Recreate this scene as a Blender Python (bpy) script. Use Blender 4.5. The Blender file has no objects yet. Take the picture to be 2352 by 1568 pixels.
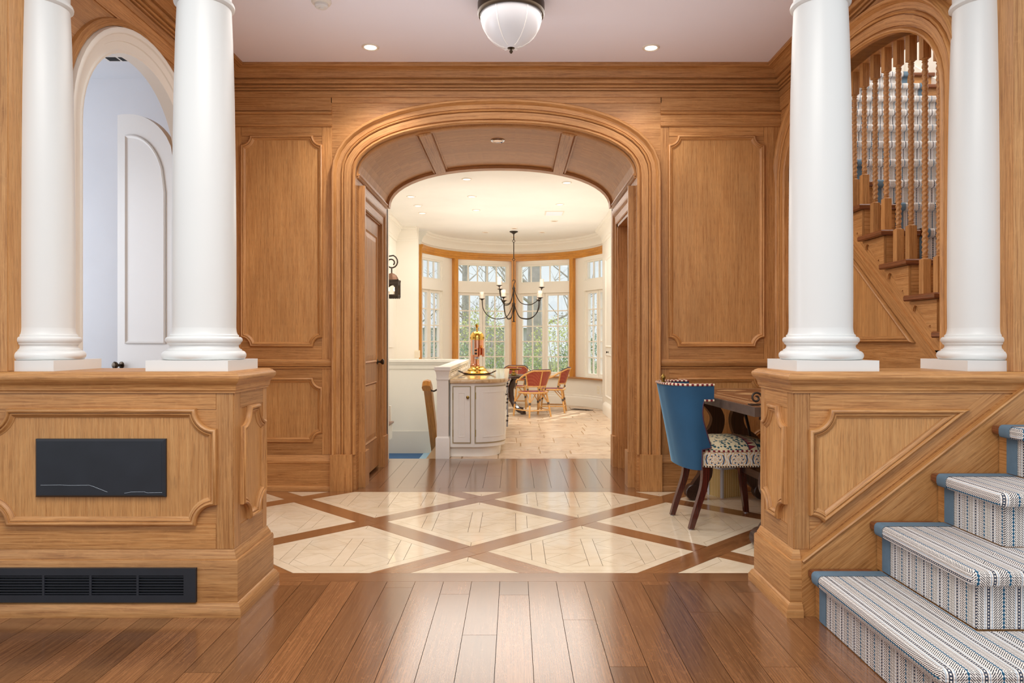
import bpy, math, random
from mathutils import Vector, Matrix
random.seed(7)
PI = math.pi
C = bpy.context.scene.collection
S = bpy.context.scene

# ------------------------------------------------------------------ camera, world, lights, exposure
cam_d = bpy.data.cameras.new('camera'); cam = bpy.data.objects.new('camera', cam_d); C.objects.link(cam)
cam.location = (0, 0, 1.2); cam.rotation_euler = (PI/2, 0, 0)
cam_d.sensor_fit = 'HORIZONTAL'; cam_d.sensor_width = 36.0
cam_d.lens = 1650*36/2352
cam_d.shift_x = -4/2352; cam_d.shift_y = -1/2352
cam_d.clip_start = 0.05; cam_d.clip_end = 200
S.camera = cam

W = bpy.data.worlds.new('world'); S.world = W; W.use_nodes = True
bg = W.node_tree.nodes['Background']
bg.inputs['Color'].default_value = (0.90, 0.95, 1.0, 1); bg.inputs['Strength'].default_value = 1.0

def lamp(name, kind, loc, energy, color=(1, .94, .86), rot=(0, 0, 0), **kw):
    d = bpy.data.lights.new(name, kind); d.energy = energy; d.color = color
    for k, v in kw.items(): setattr(d, k, v)
    o = bpy.data.objects.new(name, d); C.objects.link(o); o.location = loc; o.rotation_euler = rot
    return o
# sun on the garden (comes from the far right, behind the bay)
lamp('sun', 'SUN', (6, 30, 12), 5.0, (1, .95, .86), (math.radians(50), 0, math.radians(150)), angle=.02)
# added soft fill above the foreground, unseen and tied to no fitting
lamp('foreground_fill', 'AREA', (-.4, .9, 3.6), 104, (1, .94, .87), (0, 0, 0), shape='RECTANGLE', size=2.2, size_y=1.4)
# added fill for general kitchen brightness, no fitting behind it
lamp('kitchen_fill', 'AREA', (-.2, 9.9, 3.02), 66, (1, .96, .91), (0, 0, 0), shape='RECTANGLE', size=2.6, size_y=3.4)
lamp('hall_fill', 'AREA', (-.05, 4.7, 3.30), 29, (1, .95, .89), (0, 0, 0), shape='RECTANGLE', size=2.6, size_y=1.2)  # added downward fill under the hall ceiling, no such fitting
lamp('hall_up_fill', 'AREA', (-.05, 4.55, 2.3), 8.5, (.96, .98, 1), (PI, 0, 0), shape='RECTANGLE', size=3.2, size_y=1.4)  # added upward fill in mid-air to brighten the ceiling, not the bowl lamp
lamp('left_room_fill', 'AREA', (-5.0, 4.6, 1.8), 60, (.82, .90, 1), (0, math.radians(-90), 0), shape='RECTANGLE', size=2.0, size_y=2.0)  # added cool fill imitating daylight; the side wall has no window
lamp('kitchen_up_fill', 'AREA', (0, 10.4, 2.0), 25, (1, .97, .93), (PI, 0, 0), shape='RECTANGLE', size=2.4, size_y=4.0)  # added upward fill in mid-room for the kitchen ceiling, no cove there
lamp('stairwell_fill', 'AREA', (3.1, 4.9, 5.6), 90, (1, .95, .88), (0, 0, 0), shape='RECTANGLE', size=1.2, size_y=2.4)  # unseen fill added to light the stairwell from above

S.view_settings.view_transform = 'Standard'; S.view_settings.look = 'None'
S.view_settings.gamma = 1; S.view_settings.use_curve_mapping = False
S.view_settings.exposure = 0.0
S.cycles.max_bounces = 8; S.cycles.diffuse_bounces = 5; S.cycles.glossy_bounces = 4
S.cycles.transparent_max_bounces = 16; S.cycles.caustics_reflective = False; S.cycles.caustics_refractive = False
S.cycles.sample_clamp_indirect = 6.0
S.cycles.use_denoising = True

# ------------------------------------------------------------------ materials
def srgb(r, g, b):
    f = lambda c: (c/255/12.92) if c/255 <= .04045 else ((c/255+.055)/1.055)**2.4
    return (f(r), f(g), f(b), 1)

def newmat(name):
    m = bpy.data.materials.new(name); m.use_nodes = True
    nt = m.node_tree
    return m, nt, nt.nodes['Principled BSDF']

def N(nt, typ, **kw):
    n = nt.nodes.new(typ)
    for k, v in kw.items():
        if k in ('operation', 'blend_type', 'data_type', 'noise_dimensions', 'feature', 'distance', 'wave_type', 'bands_direction'): setattr(n, k, v)
        else: n.inputs[k].default_value = v
    return n

def math_n(nt, op, a, b=None, clamp=False):
    n = nt.nodes.new('ShaderNodeMath'); n.operation = op; n.use_clamp = clamp
    for i, x in enumerate((a, b)):
        if x is None: continue
        if isinstance(x, (int, float)): n.inputs[i].default_value = x
        else: nt.links.new(x, n.inputs[i])
    return n.outputs[0]

def mix_n(nt, fac, a, b, blend='MIX'):
    n = nt.nodes.new('ShaderNodeMix'); n.data_type = 'RGBA'; n.blend_type = blend
    for s, x in ((n.inputs[0], fac), (n.inputs[6], a), (n.inputs[7], b)):
        if isinstance(x, (int, float)): s.default_value = x
        elif isinstance(x, tuple): s.default_value = x
        else: nt.links.new(x, s)
    return n.outputs[2]

def ramp_n(nt, fac, stops):
    n = nt.nodes.new('ShaderNodeValToRGB'); nt.links.new(fac, n.inputs[0])
    el = n.color_ramp.elements
    while len(el) < len(stops): el.new(.5)
    for e, (p, c) in zip(el, stops):
        e.position = p; e.color = c if isinstance(c, tuple) else (c, c, c, 1)
    return n.outputs[0]

def plain(name, col, rough=.5, metal=0, spec=.5, var=0, nscale=3, bump=0, bscale=60, coat=0, emit=None, estr=1):
    m, nt, b = newmat(name)
    b.inputs['Base Color'].default_value = col; b.inputs['Roughness'].default_value = rough
    b.inputs['Metallic'].default_value = metal; b.inputs['Specular IOR Level'].default_value = spec
    b.inputs['Coat Weight'].default_value = coat; b.inputs['Coat Roughness'].default_value = .1
    tc = nt.nodes.new('ShaderNodeTexCoord')
    if var:
        n = N(nt, 'ShaderNodeTexNoise', Scale=nscale, Detail=4.0); nt.links.new(tc.outputs['Object'], n.inputs['Vector'])
        lo = tuple(c*(1-var) for c in col[:3])+(1,); hi = tuple(min(1, c*(1+var*.6)) for c in col[:3])+(1,)
        nt.links.new(ramp_n(nt, n.outputs[0], [(.3, lo), (.7, hi)]), b.inputs['Base Color'])
    if bump:
        n2 = N(nt, 'ShaderNodeTexNoise', Scale=bscale, Detail=3.0); nt.links.new(tc.outputs['Object'], n2.inputs['Vector'])
        bp = N(nt, 'ShaderNodeBump', Strength=bump, Distance=.004); nt.links.new(n2.outputs[0], bp.inputs['Height'])
        nt.links.new(bp.outputs[0], b.inputs['Normal'])
    if emit:
        b.inputs['Emission Color'].default_value = emit; b.inputs['Emission Strength'].default_value = estr
    return m

def wood(name, light, mid, dark, rough=.38, coat=0, var=.22, fleck=.25, across=1.0, pore=.75):
    """oak: UV.x runs along the grain in metres, UV.y across it"""
    m, nt, b = newmat(name)
    tc = nt.nodes.new('ShaderNodeTexCoord'); oi = nt.nodes.new('ShaderNodeObjectInfo')
    off = nt.nodes.new('ShaderNodeVectorMath'); off.operation = 'ADD'
    sc = nt.nodes.new('ShaderNodeCombineXYZ')
    r20 = math_n(nt, 'MULTIPLY', oi.outputs['Random'], 37.0)
    nt.links.new(r20, sc.inputs[0]); nt.links.new(math_n(nt, 'MULTIPLY', oi.outputs['Random'], 91.7), sc.inputs[1])
    nt.links.new(tc.outputs['UV'], off.inputs[0]); nt.links.new(sc.outputs[0], off.inputs[1])
    def noise(su, sv, det=3.0, dist=0.0, rgh=.55):
        mp = nt.nodes.new('ShaderNodeMapping'); mp.inputs['Scale'].default_value = (su, sv*across, 1)
        nt.links.new(off.outputs[0], mp.inputs['Vector'])
        n = N(nt, 'ShaderNodeTexNoise', Scale=1.0, Detail=det, Distortion=dist, Roughness=rgh); n.noise_dimensions = '2D'
        nt.links.new(mp.outputs[0], n.inputs['Vector']); return n.outputs[0]
    broad = noise(1.1, 9, 3, .4)
    grain = noise(3.0, 120, 4, .3, .65)
    pores = noise(14, 420, 2, 0, .5)
    c1 = ramp_n(nt, grain, [(.30, dark), (.47, mid), (.66, light)])
    c2 = ramp_n(nt, broad, [(.3, (.88, .86, .84, 1)), (.7, (1.06, 1.05, 1.03, 1))])
    c = mix_n(nt, 1.0, c1, c2, 'MULTIPLY')
    pm = ramp_n(nt, pores, [(.36, .74), (.46, 1.0)])
    c = mix_n(nt, pore, c, mix_n(nt, 1.0, c, pm, 'MULTIPLY'))
    if fleck:
        fl = noise(22, 38, 2, .8)
        fm = ramp_n(nt, fl, [(.60, 0.0), (.68, 1.0)])
        lite = tuple(min(1, x*1.25) for x in light[:3])+(1,)
        c = mix_n(nt, math_n(nt, 'MULTIPLY', fm, fleck), c, lite)
    hs = nt.nodes.new('ShaderNodeHueSaturation')
    nt.links.new(math_n(nt, 'ADD', math_n(nt, 'MULTIPLY', oi.outputs['Random'], var), 1-var/2), hs.inputs['Value'])
    nt.links.new(c, hs.inputs['Color'])
    nt.links.new(hs.outputs[0], b.inputs['Base Color'])
    b.inputs['Roughness'].default_value = rough
    b.inputs['Coat Weight'].default_value = coat; b.inputs['Coat Roughness'].default_value = .15
    bp = N(nt, 'ShaderNodeBump', Strength=.12, Distance=.001); nt.links.new(grain, bp.inputs['Height'])
    nt.links.new(bp.outputs[0], b.inputs['Normal'])
    return m

M = {}
M['oak'] = wood('oak', srgb(199, 147, 92), srgb(185, 131, 76), srgb(158, 104, 54), .46, .04, .22, .12)
M['veneer'] = wood('oak_veneer', srgb(204, 153, 96), srgb(195, 141, 84), srgb(179, 124, 69), .48, .03, .10, .04, .8)
M['floor_oak'] = wood('floor_oak', srgb(140, 95, 60), srgb(121, 79, 48), srgb(99, 61, 36), .25, 1.0, .55, .30, 1.5, .4)
M['band_oak'] = wood('band_oak', srgb(166, 114, 72), srgb(150, 99, 60), srgb(128, 82, 48), .2, 1.0, .16, .12)
M['tread_oak'] = wood('tread_oak', srgb(140, 84, 50), srgb(122, 70, 40), srgb(100, 55, 30), .3, .3, .1, .08)
M['dark_wood'] = wood('dark_walnut', srgb(74, 50, 40), srgb(60, 39, 31), srgb(46, 29, 23), .38, .2, .1, 0)
M['mahogany'] = wood('mahogany', srgb(88, 34, 28), srgb(70, 24, 21), srgb(54, 18, 16), .2, .6, .1, 0)
M['honey'] = wood('honey_oak', srgb(224, 160, 70), srgb(212, 143, 50), srgb(188, 118, 36), .35, .3, .1, .05)
M['desk_top'] = wood('desk_top_wood', srgb(150, 104, 72), srgb(130, 88, 60), srgb(108, 70, 47), .33, .3, .1, .05)
M['inlay'] = plain('inlay_light', srgb(206, 168, 120), .35)
M['desk_edge'] = plain('desk_edge', srgb(92, 76, 66), .4, var=.3, nscale=14)
M['white'] = plain('white_paint', srgb(228, 228, 226), .35, var=.02, nscale=2)
M['white_trim'] = plain('warm_white_trim', srgb(236, 231, 222), .4, var=.02, nscale=2)
M['blue_white'] = plain('pale_blue_paint', srgb(226, 230, 236), .6, var=.04, nscale=1.5)
M['door_white'] = plain('door_paint', srgb(224, 223, 220), .45)
M['ceiling'] = plain('ceiling_paint', srgb(246, 244, 254), .7, var=.02, nscale=1)
M['cream'] = plain('cream_plaster', srgb(243, 238, 227), .6, var=.04, nscale=1.4)
M['cream_ceil'] = plain('cream_ceiling', srgb(243, 240, 234), .6, var=.05, nscale=1.2)
M['cream_trim'] = plain('cream_trim', srgb(244, 239, 228), .4)
M['cabinet'] = plain('cabinet_paint', srgb(244, 242, 236), .4, var=.03, nscale=5)
M['glaze'] = plain('cabinet_glaze', srgb(176, 158, 120), .5)
M['grey_plaster'] = plain('grey_plaster', srgb(226, 221, 211), .6, var=.03)
M['black'] = plain('black_metal', srgb(30, 34, 42), .38, var=.2, nscale=8)
M['shade_black'] = plain('opening_shade_black', srgb(8, 8, 10), .7)  # near-black put in for the shade inside slots and grille
M['scratch'] = plain('scratch', srgb(170, 180, 190), .6)
M['iron'] = plain('wrought_iron', srgb(66, 56, 48), .5, .7, var=.25, nscale=20)
M['bronze'] = plain('dark_bronze', srgb(74, 62, 50), .35, .9)
M['steel'] = plain('brushed_steel', srgb(150, 148, 150), .3, .9)
M['rust'] = plain('aged_copper', srgb(122, 90, 70), .55, .6, var=.3, nscale=30)
M['brass'] = plain('polished_brass', srgb(220, 180, 92), .12, 1)
M['old_brass'] = plain('old_brass', srgb(150, 122, 62), .3, 1)
M['copper'] = plain('polished_copper', srgb(228, 166, 134), .14, 1)
M['chrome'] = plain('chrome', srgb(190, 190, 196), .08, 1)
M['velvet'] = plain('blue_velvet', srgb(32, 80, 116), .8, var=.12, nscale=5)
_b = M['velvet'].node_tree.nodes['Principled BSDF']; _b.inputs['Sheen Weight'].default_value = 1.0; _b.inputs['Sheen Roughness'].default_value = .28
_b.inputs['Sheen Tint'].default_value = srgb(150, 200, 232)
M['rattan'] = plain('rattan', srgb(222, 170, 102), .4, var=.14, nscale=25)
M['binding_cane'] = plain('cane_binding', srgb(96, 82, 74), .5, var=.15, nscale=60)
M['leather'] = plain('mulberry_rim', srgb(78, 48, 66), .4)
M['candle'] = plain('ivory_candle', srgb(246, 232, 216), .5)
M['plate'] = plain('switch_plate', srgb(240, 230, 206), .4)
M['blue_bind'] = plain('blue_binding', srgb(98, 122, 140), .85, bump=.2, bscale=500, var=.06, nscale=40)
M['stair_blue'] = plain('landing_carpet_blue', srgb(54, 92, 134), .9)
M['stair_blue2'] = plain('landing_carpet_light', srgb(148, 180, 200), .9)
M['lamp_glass'] = plain('frosted_glass', srgb(218, 218, 222), .3)
M['lamp_rib'] = plain('lamp_rib_white', srgb(252, 250, 246), .3)
M['glow'] = plain('lamp_glow', srgb(255, 246, 230), .4, emit=(1, .9, .74, 1), estr=3.0)
M['bulb'] = plain('bulb_glow', srgb(255, 230, 190), .4, emit=(1, .72, .36, 1), estr=22.0)
M['reflector'] = plain('downlight_reflector', srgb(226, 190, 160), .25, .6)
M['white_ring'] = plain('downlight_ring', srgb(236, 226, 212), .4)
M['bark'] = plain('bark', srgb(196, 188, 184), .9, var=.2, nscale=6)
M['twig'] = plain('twig', srgb(190, 180, 172), .9)
M['ground'] = plain('lawn', srgb(120, 130, 84), .95, var=.3, nscale=2)
for k, cc in (('leaf_a', (226, 232, 150)), ('leaf_b', (184, 204, 152)), ('leaf_c', (150, 174, 138)), ('leaf_d', (200, 196, 178))):
    M[k] = plain(k, srgb(*cc), .6, var=.3, nscale=4)
M['house_wall'] = plain('far_house_wall', srgb(222, 222, 228), .8)
M['house_roof'] = plain('far_house_roof', srgb(200, 202, 210), .8)

def marble():
    m, nt, b = newmat('cream_marble'); tc = nt.nodes.new('ShaderNodeTexCoord'); oi = nt.nodes.new('ShaderNodeObjectInfo')
    n = N(nt, 'ShaderNodeTexNoise', Scale=5.0, Detail=6.0, Distortion=1.5); nt.links.new(tc.outputs['Object'], n.inputs['Vector'])
    c = ramp_n(nt, n.outputs[0], [(.30, srgb(224, 204, 174)), (.5, srgb(232, 214, 186)), (.75, srgb(237, 221, 196))])
    hs = nt.nodes.new('ShaderNodeHueSaturation')
    nt.links.new(math_n(nt, 'ADD', math_n(nt, 'MULTIPLY', oi.outputs['Random'], .06), .97), hs.inputs['Value'])
    nt.links.new(c, hs.inputs['Color']); nt.links.new(hs.outputs[0], b.inputs['Base Color'])
    b.inputs['Roughness'].default_value = .09
    n2 = N(nt, 'ShaderNodeTexNoise', Scale=6.0, Detail=1.0); nt.links.new(tc.outputs['Object'], n2.inputs['Vector'])
    bp = N(nt, 'ShaderNodeBump', Strength=.10, Distance=.01); nt.links.new(n2.outputs[0], bp.inputs['Height']); nt.links.new(bp.outputs[0], b.inputs['Normal'])
    return m
M['marble'] = marble()
M['joint'] = plain('tile_joint', srgb(96, 76, 58), .7)
M['plank_joint'] = plain('plank_joint', srgb(60, 38, 22), .8)

def stone():
    m, nt, b = newmat('limestone'); tc = nt.nodes.new('ShaderNodeTexCoord'); oi = nt.nodes.new('ShaderNodeObjectInfo')
    n = N(nt, 'ShaderNodeTexNoise', Scale=7.0, Detail=8.0, Distortion=.6, Roughness=.65); nt.links.new(tc.outputs['Object'], n.inputs['Vector'])
    c = ramp_n(nt, n.outputs[0], [(.28, srgb(168, 134, 106)), (.46, srgb(210, 184, 156)), (.7, srgb(226, 206, 182))])
    hs = nt.nodes.new('ShaderNodeHueSaturation')
    nt.links.new(math_n(nt, 'ADD', math_n(nt, 'MULTIPLY', oi.outputs['Random'], .2), .88), hs.inputs['Value'])
    nt.links.new(c, hs.inputs['Color']); nt.links.new(hs.outputs[0], b.inputs['Base Color'])
    b.inputs['Roughness'].default_value = .3
    bp = N(nt, 'ShaderNodeBump', Strength=.3, Distance=.006); nt.links.new(n.outputs[0], bp.inputs['Height']); nt.links.new(bp.outputs[0], b.inputs['Normal'])
    return m
M['stone'] = stone()
M['grout'] = plain('grout', srgb(176, 146, 112), .8)

def granite():
    m, nt, b = newmat('honey_granite'); tc = nt.nodes.new('ShaderNodeTexCoord')
    n = N(nt, 'ShaderNodeTexNoise', Scale=8.0, Detail=8.0, Distortion=2.0); nt.links.new(tc.outputs['Object'], n.inputs['Vector'])
    c = ramp_n(nt, n.outputs[0], [(.3, srgb(176, 138, 92)), (.45, srgb(214, 182, 136)), (.7, srgb(230, 206, 168))])
    nt.links.new(c, b.inputs['Base Color']); b.inputs['Roughness'].default_value = .08
    return m
M['granite'] = granite()

def glass():
    m, nt, b = newmat('window_glass')
    tr = nt.nodes.new('ShaderNodeBsdfTransparent'); gl = nt.nodes.new('ShaderNodeBsdfGlossy'); gl.inputs['Roughness'].default_value = .02
    tr.inputs['Color'].default_value = (.97, .99, .98, 1)
    lw_ = nt.nodes.new('ShaderNodeLayerWeight'); lw_.inputs['Blend'].default_value = .5
    fac = math_n(nt, 'ADD', math_n(nt, 'MULTIPLY', math_n(nt, 'POWER', lw_.outputs['Facing'], 4.0), .5), .04)
    mx = nt.nodes.new('ShaderNodeMixShader'); nt.links.new(fac, mx.inputs[0])
    nt.links.new(tr.outputs[0], mx.inputs[1]); nt.links.new(gl.outputs[0], mx.inputs[2])
    nt.links.new(mx.outputs[0], nt.nodes['Material Output'].inputs['Surface'])
    return m
M['glass'] = glass()

def carpet():
    """striped flat-weave runner; UV.x across the stripes, UV.y along them (metres)"""
    m, nt, b = newmat('striped_runner'); tc = nt.nodes.new('ShaderNodeTexCoord'); sp = nt.nodes.new('ShaderNodeSeparateXYZ')
    nt.links.new(tc.outputs['UV'], sp.inputs[0]); u, v = sp.outputs[0], sp.outputs[1]
    P = .104
    s = math_n(nt, 'MULTIPLY', math_n(nt, 'FRACT', math_n(nt, 'DIVIDE', math_n(nt, 'ADD', u, 50*P), P)), P)   # 0..P
    def band(a, c):    # 1 inside a..c
        return math_n(nt, 'MULTIPLY', math_n(nt, 'GREATER_THAN', s, a), math_n(nt, 'LESS_THAN', s, c))
    def saw(x, period):
        return math_n(nt, 'FRACT', math_n(nt, 'DIVIDE', math_n(nt, 'ADD', x, 50*period), period))
    # yarn: fine knots along
    h1 = math_n(nt, 'LESS_THAN', saw(math_n(nt, 'ADD', v, math_n(nt, 'MULTIPLY', u, 1.1)), .0086), .42)
    h2 = math_n(nt, 'LESS_THAN', saw(math_n(nt, 'SUBTRACT', v, math_n(nt, 'MULTIPLY', u, 1.1)), .0086), .42)
    dots = math_n(nt, 'LESS_THAN', saw(v, .011), .5)
    knot = math_n(nt, 'ABSOLUTE', math_n(nt, 'SUBTRACT', saw(v, .014), .5))
    white, dark, blue, pale = srgb(240, 231, 224), srgb(36, 39, 52), srgb(44, 92, 122), srgb(160, 180, 200)
    cells = math_n(nt, 'GREATER_THAN', saw(u, .0160), .12)
    c = mix_n(nt, math_n(nt, 'MULTIPLY', math_n(nt, 'MULTIPLY', h1, band(.010, .042)), cells), white, dark)
    c = mix_n(nt, math_n(nt, 'MULTIPLY', math_n(nt, 'MULTIPLY', h2, band(.072, .104)), cells), c, dark)
    c = mix_n(nt, band(.0435, .046), c, pale); c = mix_n(nt, band(.068, .0705), c, pale)
    edge = math_n(nt, 'ADD', band(.0515, .0545), band(.0595, .0625))
    c = mix_n(nt, edge, c, dark)
    c = mix_n(nt, math_n(nt, 'MULTIPLY', dots, band(.0515, .0625)), c, srgb(66, 74, 92))
    wide = math_n(nt, 'ADD', .0012, math_n(nt, 'MULTIPLY', math_n(nt, 'SUBTRACT', .5, knot), .0075))
    cen = math_n(nt, 'ABSOLUTE', math_n(nt, 'SUBTRACT', s, .005))
    c = mix_n(nt, math_n(nt, 'LESS_THAN', cen, wide), c, blue)
    nt.links.new(c, b.inputs['Base Color']); b.inputs['Roughness'].default_value = .95; b.inputs['Specular IOR Level'].default_value = .1
    hgt = math_n(nt, 'ADD', math_n(nt, 'SINE', math_n(nt, 'MULTIPLY', u, 2*PI/.0062)), math_n(nt, 'SINE', math_n(nt, 'MULTIPLY', v, 2*PI/.0115)))
    bp = N(nt, 'ShaderNodeBump', Strength=.5, Distance=.0012); nt.links.new(hgt, bp.inputs['Height']); nt.links.new(bp.outputs[0], b.inputs['Normal'])
    return m
M['carpet'] = carpet()

def weave(name, c1, c2):
    m, nt, b = newmat(name); tc = nt.nodes.new('ShaderNodeTexCoord')
    ch = N(nt, 'ShaderNodeTexChecker', Scale=70.0, Color1=c1, Color2=c2); nt.links.new(tc.outputs['Object'], ch.inputs['Vector'])
    nt.links.new(ch.outputs[0], b.inputs['Base Color']); b.inputs['Roughness'].default_value = .5
    return m
M['red_weave'] = weave('red_weave', srgb(150, 48, 44), srgb(172, 92, 62))
M['red_seat'] = weave('red_seat', srgb(128, 36, 50), srgb(146, 52, 62))

def leopard():
    m, nt, b = newmat('seat_print'); tc = nt.nodes.new('ShaderNodeTexCoord')
    vo = N(nt, 'ShaderNodeTexVoronoi', Scale=46.0); nt.links.new(tc.outputs['Object'], vo.inputs['Vector'])
    f = ramp_n(nt, vo.outputs['Distance'], [(.40, 1.0), (.48, 0.0)])
    c = mix_n(nt, f, srgb(226, 208, 170), srgb(46, 84, 92))
    sp = nt.nodes.new('ShaderNodeSeparateXYZ'); nt.links.new(tc.outputs['Object'], sp.inputs[0]); x = sp.outputs[0]; y = sp.outputs[1]
    inb = math_n(nt, 'MULTIPLY', math_n(nt, 'GREATER_THAN', x, .10), math_n(nt, 'LESS_THAN', x, .16))
    z = math_n(nt, 'ABSOLUTE', math_n(nt, 'SUBTRACT', math_n(nt, 'FRACT', math_n(nt, 'DIVIDE', math_n(nt, 'ADD', y, 2), .03)), .5))
    tri = math_n(nt, 'LESS_THAN', math_n(nt, 'SUBTRACT', x, .10), math_n(nt, 'MULTIPLY', z, .1))
    red = mix_n(nt, tri, srgb(226, 208, 170), srgb(134, 36, 48))
    c = mix_n(nt, inb, c, red)
    ln = math_n(nt, 'ADD', math_n(nt, 'COMPARE', x, .10), math_n(nt, 'COMPARE', x, .16))
    c = mix_n(nt, ln, c, srgb(40, 50, 70))
    for n in nt.nodes:
        if n.type == 'MATH' and n.operation == 'COMPARE': n.inputs[2].default_value = .003
    nt.links.new(c, b.inputs['Base Color']); b.inputs['Roughness'].default_value = .9
    return m
M['leopard'] = leopard()

def tilefab():
    """cream apron print: tan arabesques, blue commas and a flower medallion; UV metres"""
    m, nt, b = newmat('apron_print'); tc = nt.nodes.new('ShaderNodeTexCoord'); sp = nt.nodes.new('ShaderNodeSeparateXYZ')
    nt.links.new(tc.outputs['UV'], sp.inputs[0]); u, v = sp.outputs[0], sp.outputs[1]
    pu = math_n(nt, 'SUBTRACT', math_n(nt, 'MULTIPLY', math_n(nt, 'FRACT', math_n(nt, 'DIVIDE', math_n(nt, 'ADD', u, 5.0), .15)), .15), .075)
    pv = math_n(nt, 'SUBTRACT', v, .05)
    r = math_n(nt, 'SQRT', math_n(nt, 'ADD', math_n(nt, 'MULTIPLY', pu, pu), math_n(nt, 'MULTIPLY', pv, pv)))
    an = math_n(nt, 'ARCTAN2', pv, pu)
    rings = math_n(nt, 'GREATER_THAN', math_n(nt, 'SINE', math_n(nt, 'ADD', math_n(nt, 'MULTIPLY', r, 330.0), math_n(nt, 'MULTIPLY', math_n(nt, 'SINE', math_n(nt, 'MULTIPLY', an, 8.0)), 1.6))), .45)
    c = mix_n(nt, rings, srgb(232, 224, 210), srgb(214, 176, 130))
    pet = math_n(nt, 'GREATER_THAN', math_n(nt, 'COSINE', math_n(nt, 'MULTIPLY', an, 8.0)), .45)
    ringb = math_n(nt, 'MULTIPLY', math_n(nt, 'GREATER_THAN', r, .026), math_n(nt, 'LESS_THAN', r, .035))
    c = mix_n(nt, math_n(nt, 'MULTIPLY', pet, ringb), c, srgb(38, 72, 108))
    com = math_n(nt, 'MULTIPLY', math_n(nt, 'MULTIPLY', math_n(nt, 'GREATER_THAN', r, .052), math_n(nt, 'LESS_THAN', r, .060)), math_n(nt, 'LESS_THAN', math_n(nt, 'ABSOLUTE', pv), .03))
    c = mix_n(nt, com, c, srgb(38, 72, 108))
    nt.links.new(c, b.inputs['Base Color']); b.inputs['Roughness'].default_value = .9
    return m
M['apron'] = tilefab()

def stripes(name, c1, c2, period, axis=0, duty=.5):
    m, nt, b = newmat(name); tc = nt.nodes.new('ShaderNodeTexCoord'); sp = nt.nodes.new('ShaderNodeSeparateXYZ')
    nt.links.new(tc.outputs['UV'], sp.inputs[0])
    f = math_n(nt, 'LESS_THAN', math_n(nt, 'FRACT', math_n(nt, 'DIVIDE', math_n(nt, 'ADD', sp.outputs[axis], 20.0), period)), duty)
    nt.links.new(mix_n(nt, f, c1, c2), b.inputs['Base Color']); b.inputs['Roughness'].default_value = .8
    return m
M['piping'] = stripes('rope_piping', srgb(226, 208, 180), srgb(120, 30, 40), .03)
M['box_print'] = stripes('box_print', srgb(232, 214, 160), srgb(188, 152, 74), .018, 1)
M['box_corner'] = plain('box_corner', srgb(210, 220, 234), .6)

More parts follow.
